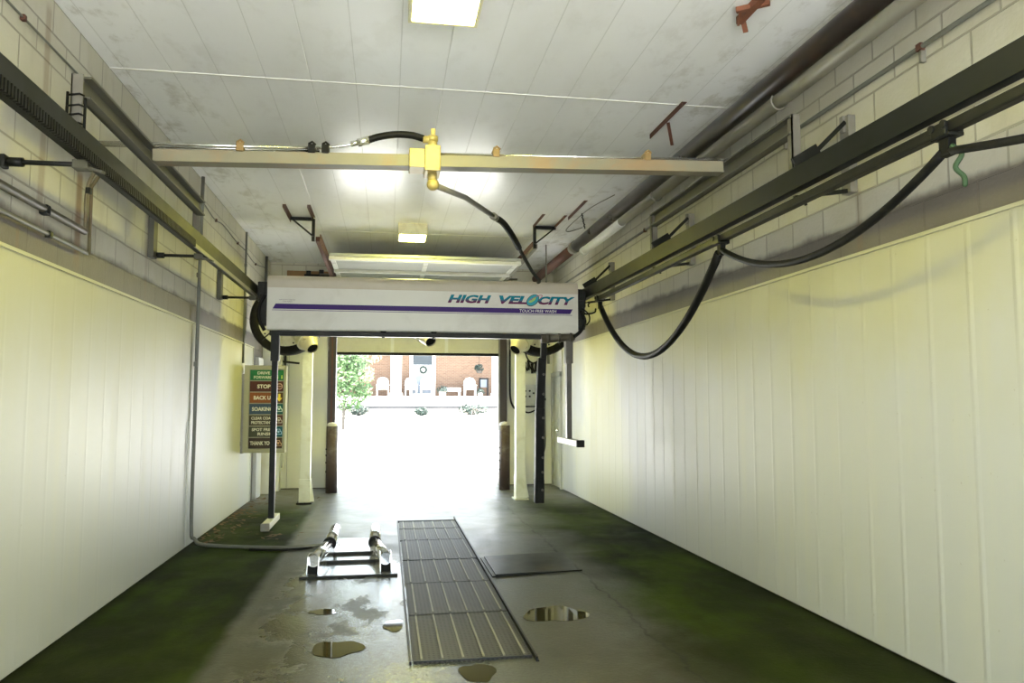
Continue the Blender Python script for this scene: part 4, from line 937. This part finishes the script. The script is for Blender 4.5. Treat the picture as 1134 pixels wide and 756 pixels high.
# puddles in the worn concrete
def puddle(cx, cy, a, b, label, seed):
    random.seed(seed); n = 28; ph = [random.uniform(0, 6.28) for _ in range(4)]
    pts = []
    for k in range(n):
        q = 2*PI*k/n; r = 1+0.14*math.sin(2*q+ph[0])+0.10*math.sin(3*q+ph[1])+0.07*math.sin(5*q+ph[2])
        pts.append((cx+a*r*math.cos(q), cy+b*r*math.sin(q)))
    o = MB().prism(pts, lambda x, y: (x, y, 0.0008), lambda x, y: (x, y, 0.003)).build('puddle', M['puddle'])
    tag(o, label, 'puddle', 'puddles on the floor')
puddle(1.20, 5.46, 0.20, 0.22, 'large olive puddle on the floor right of the nearest grates', 3)
puddle(-0.28, 4.92, 0.14, 0.17, 'dark puddle on the floor left of the nearest grate, closest to camera on that side', 4)
puddle(-0.43, 5.78, 0.10, 0.07, 'small elongated puddle in front of the wheel guide', 5)
puddle(0.065, 5.36, 0.075, 0.12, 'small puddle touching the left edge of the grates', 6)
puddle(0.52, 4.37, 0.09, 0.16, 'puddle at the bottom edge of the photo in front of the grates', 8)

# dead leaves along the left wall
random.seed(11)
lf = MB()
def one_leaf(x, y):
    a = random.uniform(0, 6.28); L = random.uniform(0.02, 0.05); w = L*0.55; t = random.uniform(0.004, 0.015)
    u = Vector((math.cos(a), math.sin(a), random.uniform(-0.1, 0.3))); v = Vector((-math.sin(a), math.cos(a), random.uniform(-0.2, 0.2)))
    c = Vector((x, y, 0.006+t))
    lf.face([c-u*L, c-v*w, c+u*L, c+v*w])
for k in range(150):
    y = random.uniform(8.7, 12.6); x = XL+0.05+abs(random.gauss(0, 0.16))
    one_leaf(x, y)
for k in range(40): one_leaf(random.uniform(-2.0, -0.9), random.uniform(9.0, 12.5))
for k in range(14): one_leaf(random.gauss(-1.22, 0.05), random.gauss(9.05, 0.12))
tag(lf.build('leaf_litter', M['leaf_brown'], origin=(-1.9, 10.5, 0)), 'dead brown leaves scattered along the foot of the left wall', 'leaves', kind='stuff')

# ---------------------------------------------------------------- outside the exit
gd = MB()
prof = [(YB+0.2, -0.01), (18.0, 0.0), (24, 0.2), (31, 0.50), (40.2, 0.86), (90, 0.9)]
A = [gd.bm.verts.new((-40, y, z)) for y, z in prof]; B = [gd.bm.verts.new((45, y, z)) for y, z in prof]
for i in range(len(prof)-1): gd.bm.faces.new((A[i], A[i+1], B[i+1], B[i]))
structure(gd.build('driveway', M['drive'], origin=(0, 14, 0)))
structure(MB().box(-12, 13, -30, YF-0.2, -0.05, -0.005).build('forecourt', M['drive'], origin=(0, -10, 0)))

HB = thing('house', (3, 40, 0.86), 'brick house with white porch columns across the drive beyond the exit', 'house')
HY = 41.5
wm = MB().box(-12, 12, HY, HY+0.3, 1.80, 6.2); wm.build('brick_wall', M['brick'], HB)
MB().box(-12, 12, HY-2.0, HY+0.3, 1.62, 1.80).build('porch_floor', M['palestone'], HB)
MB().box(-12, 12, HY-1.9, HY, 0.86, 1.62).build('porch_base', M['palestone'], HB)
MB().box(-12, 12, HY-2.12, HY-1.9, 1.17, 1.29).build('base_ledge', M['slate'], HB)
MB().box(-12.5, 12.5, HY-2.4, HY+0.5, 5.0, 5.4).prism([(HY-2.6, 5.4), (HY+6, 5.4), (HY+2, 8.4)], lambda y, z: (-12.5, y, z), lambda y, z: (12.5, y, z)).build('porch_roof', M['slate'], HB)
for x in (0.47, 5.72, -5.0, 11.0): MB().box(x-0.27, x+0.27, HY-1.95, HY-1.45, 1.80, 5.0, 0.02).box(x-0.33, x+0.33, HY-2.0, HY-1.4, 1.80, 1.95, 0.01).build('porch_column', M['housewhite'], HB)
dr = MB().box(1.20, 1.38, HY-0.08, HY+0.02, 1.80, 4.4).box(2.40, 2.58, HY-0.08, HY+0.02, 1.80, 4.4).box(1.38, 2.40, HY-0.08, HY+0.02, 4.25, 4.4).box(1.38, 2.40, HY-0.06, HY+0.0, 2.95, 3.48).box(1.38, 2.40, HY-0.06, HY, 1.80, 1.95).build('door_frame', M['housewhite'], HB)
MB().box(1.38, 2.40, HY-0.04, HY-0.005, 1.95, 2.95).build('storm_door', M['paledoor'], HB)
MB().box(1.38, 2.40, HY-0.04, HY-0.005, 3.48, 4.25).build('transom_glass', M['glass_dark'], HB)
wi = MB().box(4.95, 5.03, HY-0.06, HY-0.001, 1.85, 2.75).box(5.38, 5.46, HY-0.06, HY-0.001, 1.85, 2.75).box(4.95, 5.46, HY-0.06, HY-0.001, 2.72, 2.80).build('window_frame', M['slate'], HB)
MB().box(5.03, 5.38, HY-0.03, HY-0.005, 2.3, 2.72).build('pane', M['paledoor'], wi)
def leaves(mb, c, rx, ry, rz, n, L, seed):
    random.seed(seed)
    for _ in range(n):
        while True:
            p = Vector((random.uniform(-1, 1), random.uniform(-1, 1), random.uniform(-1, 1)))
            if 0.25 < p.length < 1: break
        q = Vector((c[0]+p.x*rx, c[1]+p.y*ry, c[2]+p.z*rz))
        u = Vector((random.gauss(0, 1), random.gauss(0, 1), random.gauss(0, 1))).normalized(); v = u.orthogonal().normalized()
        l = L*random.uniform(0.6, 1.3)
        mb.face([q-u*l, q-v*l*0.5, q+u*l, q+v*l*0.5])
wreath = MB()
wreath.tube([(1.93+0.16*math.cos(a), HY-0.11, 3.22+0.16*math.sin(a)) for a in [2*PI*k/24 for k in range(25)]], 0.06, 8)
tag(wreath.build('wreath', M['shrub']), 'small green wreath hanging on the white house door', 'wreath')
# porch chairs
def porch_chair(x, label, proto=None):
    if proto is not None: return copy_tree(proto, (x, HY-1.0, 1.80), label)
    o = thing('porch_chair', (x, HY-1.0, 1.80), label, 'chair', 'white chairs on the porch')
    y = HY-1.0
    MB().box(x-0.28, x+0.28, y-0.28, y+0.25, 2.15, 2.21, 0.02).build('seat', M['housewhite'], o)
    b = MB().prism([(-0.28, 2.2), (0.28, 2.2), (0.30, 2.6), (0.2, 2.75), (0, 2.8), (-0.2, 2.75), (-0.30, 2.6)], lambda a, z: (x+a, y+0.22, z), lambda a, z: (x+a, y+0.28, z)); b.build('backrest', M['housewhite'], o)
    for sx in (-1, 1):
        MB().box(x+sx*0.30-0.04, x+sx*0.30+0.04, y-0.3, y+0.25, 2.36, 2.40, 0.008).build('armrest', M['housewhite'], o)
        for sy in (-0.25, 0.2): MB().box(x+sx*0.28-0.03, x+sx*0.28+0.03, y+sy-0.03, y+sy+0.03, 1.80, 2.38).build('leg', M['housewhite'], o)
    return o
pc_ = porch_chair(-0.20, 'white porch chair left of the nearest porch column')
porch_chair(1.25, 'white porch chair just left of the house door', pc_)
porch_chair(2.05, 'white porch chair standing in front of the house door', pc_)
porch_chair(4.35, 'white porch chair towards the right end of the porch', pc_)
bn = thing('porch_bench', (3.4, HY-1.0, 1.80), 'low white bench against the brick porch wall', 'bench')
MB().box(2.95, 3.85, HY-1.2, HY-0.8, 2.05, 2.25, 0.02).build('seat', M['housewhite'], bn)
for x in (3.02, 3.78): MB().box(x-0.05, x+0.05, HY-1.15, HY-0.85, 1.80, 2.05).build('leg', M['housewhite'], bn)
def pot_plant(x, y, z, r, label, hang=False):
    o = thing('potted_plant', (x, y, z), label, 'plant', 'plants on the porch')
    if hang: MB().cyl((x, y, z+0.3), (x, y, 5.0), 0.012, 6).build('hanger', M['bark'], o)
    MB().lathe([(0.0, 0), (r*0.5, 0), (r*0.7, r*0.8), (r*0.6, r*0.8)], (x, y, z), (0, 0, 1), 14).build('pot', M['bark'] if hang else M['palestone'], o)
    mb = MB(); leaves(mb, (x, y, z+r*1.1), r, r, r*0.8, 160, r*0.28, int(x*100) % 97); mb.build('foliage', M['shrub'], o)
pot_plant(2.85, HY-1.6, 1.80, 0.28, 'dark green porch plant right of the house door')
pot_plant(4.85, HY-1.5, 1.80, 0.22, 'dark green porch plant below the small window')
pot_plant(4.78, HY-1.5, 3.0, 0.25, 'hanging plant on the porch near the right column', True)
def shrub(x, y, z, r, h, label, n=260):
    o = thing('shrub', (x, y, z), label, 'shrub', 'shrubs along the porch base')
    mb = MB(); leaves(mb, (x, y, z+h*0.55), r, 0.35, h*0.5, n, 0.09, int(abs(x)*50)+3); mb.build('foliage', M['shrub'], o)
    MB().cyl((x, y, z-0.05), (x, y, z+h*0.5), 0.03, 6).build('stem', M['bark'], o)
shrub(-1.35, 39.0, 0.82, 0.55, 0.50, 'dark low shrub at the porch base behind the tree')
shrub(4.35, 39.0, 0.82, 0.80, 0.55, 'wide dark low shrub at the right porch base')
shrub(1.75, 39.0, 0.82, 0.35, 0.38, 'small low shrub at the porch base below the house door')
TR = thing('tree', (-1.55, 30, 0.45), 'young leafy green tree standing at the left of the exit view', 'tree')
MB().tube([(-1.62, 30, 0.40), (-1.60, 30, 1.3), (-1.55, 30.05, 2.3), (-1.5, 30, 3.4)], [0.07, 0.06, 0.045, 0.02], 10).tube([(-1.59, 30, 1.5), (-1.2, 29.9, 2.3)], [0.035, 0.012], 8).tube([(-1.58, 30, 1.7), (-1.95, 30.1, 2.5)], [0.035, 0.012], 8).build('trunk', M['bark'], TR)
fo = MB()
for (cx, cz, r, n, s) in ((-1.45, 1.75, 0.62, 420, 1), (-1.5, 2.4, 0.66, 520, 2), (-1.25, 3.0, 0.5, 360, 3), (-1.65, 3.2, 0.45, 300, 4), (-0.85, 1.9, 0.35, 160, 5), (-1.4, 3.7, 0.4, 200, 6)):
    leaves(fo, (cx, 30, cz), r, r, r, n, 0.085, s)
fo.build('foliage', M['foliage'], TR)
tag(TR)
# lighter tall tree behind it
T2 = thing('tree', (-3.6, 36, 0.7), 'pale sunlit tall tree behind the small green tree', 'tree')
MB().tube([(-2.6, 36, 0.65), (-2.5, 36, 3.0), (-2.3, 36, 5.0)], [0.14, 0.11, 0.05], 10).build('trunk', M['bark'], T2)
fo = MB()
for (cx, cz, r, n, s) in ((-2.4, 4.2, 1.2, 700, 11), (-1.6, 3.7, 0.9, 500, 12), (-0.9, 3.9, 0.75, 380, 13), (-2.6, 5.4, 1.3, 500, 14), (-0.9, 2.75, 0.38, 130, 15)):
    leaves(fo, (cx, 36, cz), r, 0.9, r, n, 0.11, s)
fo.build('foliage', simple('pale leaves', (0.16, 0.19, 0.10), 0.6, var=0.4, scale=3), T2)

# ---------------------------------------------------------------- light, world, camera
w = bpy.data.worlds.new('World'); SC.world = w; w.use_nodes = True
nt_ = w.node_tree; nt_.nodes.clear()
bg = nt_.nodes.new('ShaderNodeBackground'); bg.inputs[0].default_value = (0.80, 0.92, 1.0, 1); bg.inputs[1].default_value = 6.8
wo = nt_.nodes.new('ShaderNodeOutputWorld'); nt_.links.new(bg.outputs[0], wo.inputs[0])
sl_ = bpy.data.lights.new('sun', 'SUN'); sl_.energy = 48.0; sl_.angle = 0.03; sl_.color = (1.0, 0.96, 0.9)
so = bpy.data.objects.new('sun', sl_); COL.objects.link(so)
so.rotation_euler = Vector((0.45, 0.30, -1.0)).to_track_quat('-Z', 'Y').to_euler()

cam = bpy.data.cameras.new('camera'); co = bpy.data.objects.new('camera', cam); COL.objects.link(co)
F_PX = 850.0
cam.sensor_width = 36.0; cam.sensor_fit = 'HORIZONTAL'; cam.lens = F_PX/1134*36.0; cam.clip_start = 0.05; cam.clip_end = 400
co.location = (0, 0, 1.5)
co.rotation_euler = (PI/2+math.radians(4.507), 0, -math.radians(9.259))
SC.camera = co
SC.view_settings.view_transform = 'Standard'
try: SC.view_settings.look = 'None'
except Exception: pass
SC.view_settings.gamma = 1.0; SC.view_settings.use_curve_mapping = False
SC.view_settings.exposure = 0.35
SC.cycles.use_denoising = True
SC.cycles.max_bounces = 12; SC.cycles.diffuse_bounces = 8; SC.cycles.glossy_bounces = 6
SC.cycles.sample_clamp_indirect = 8.0
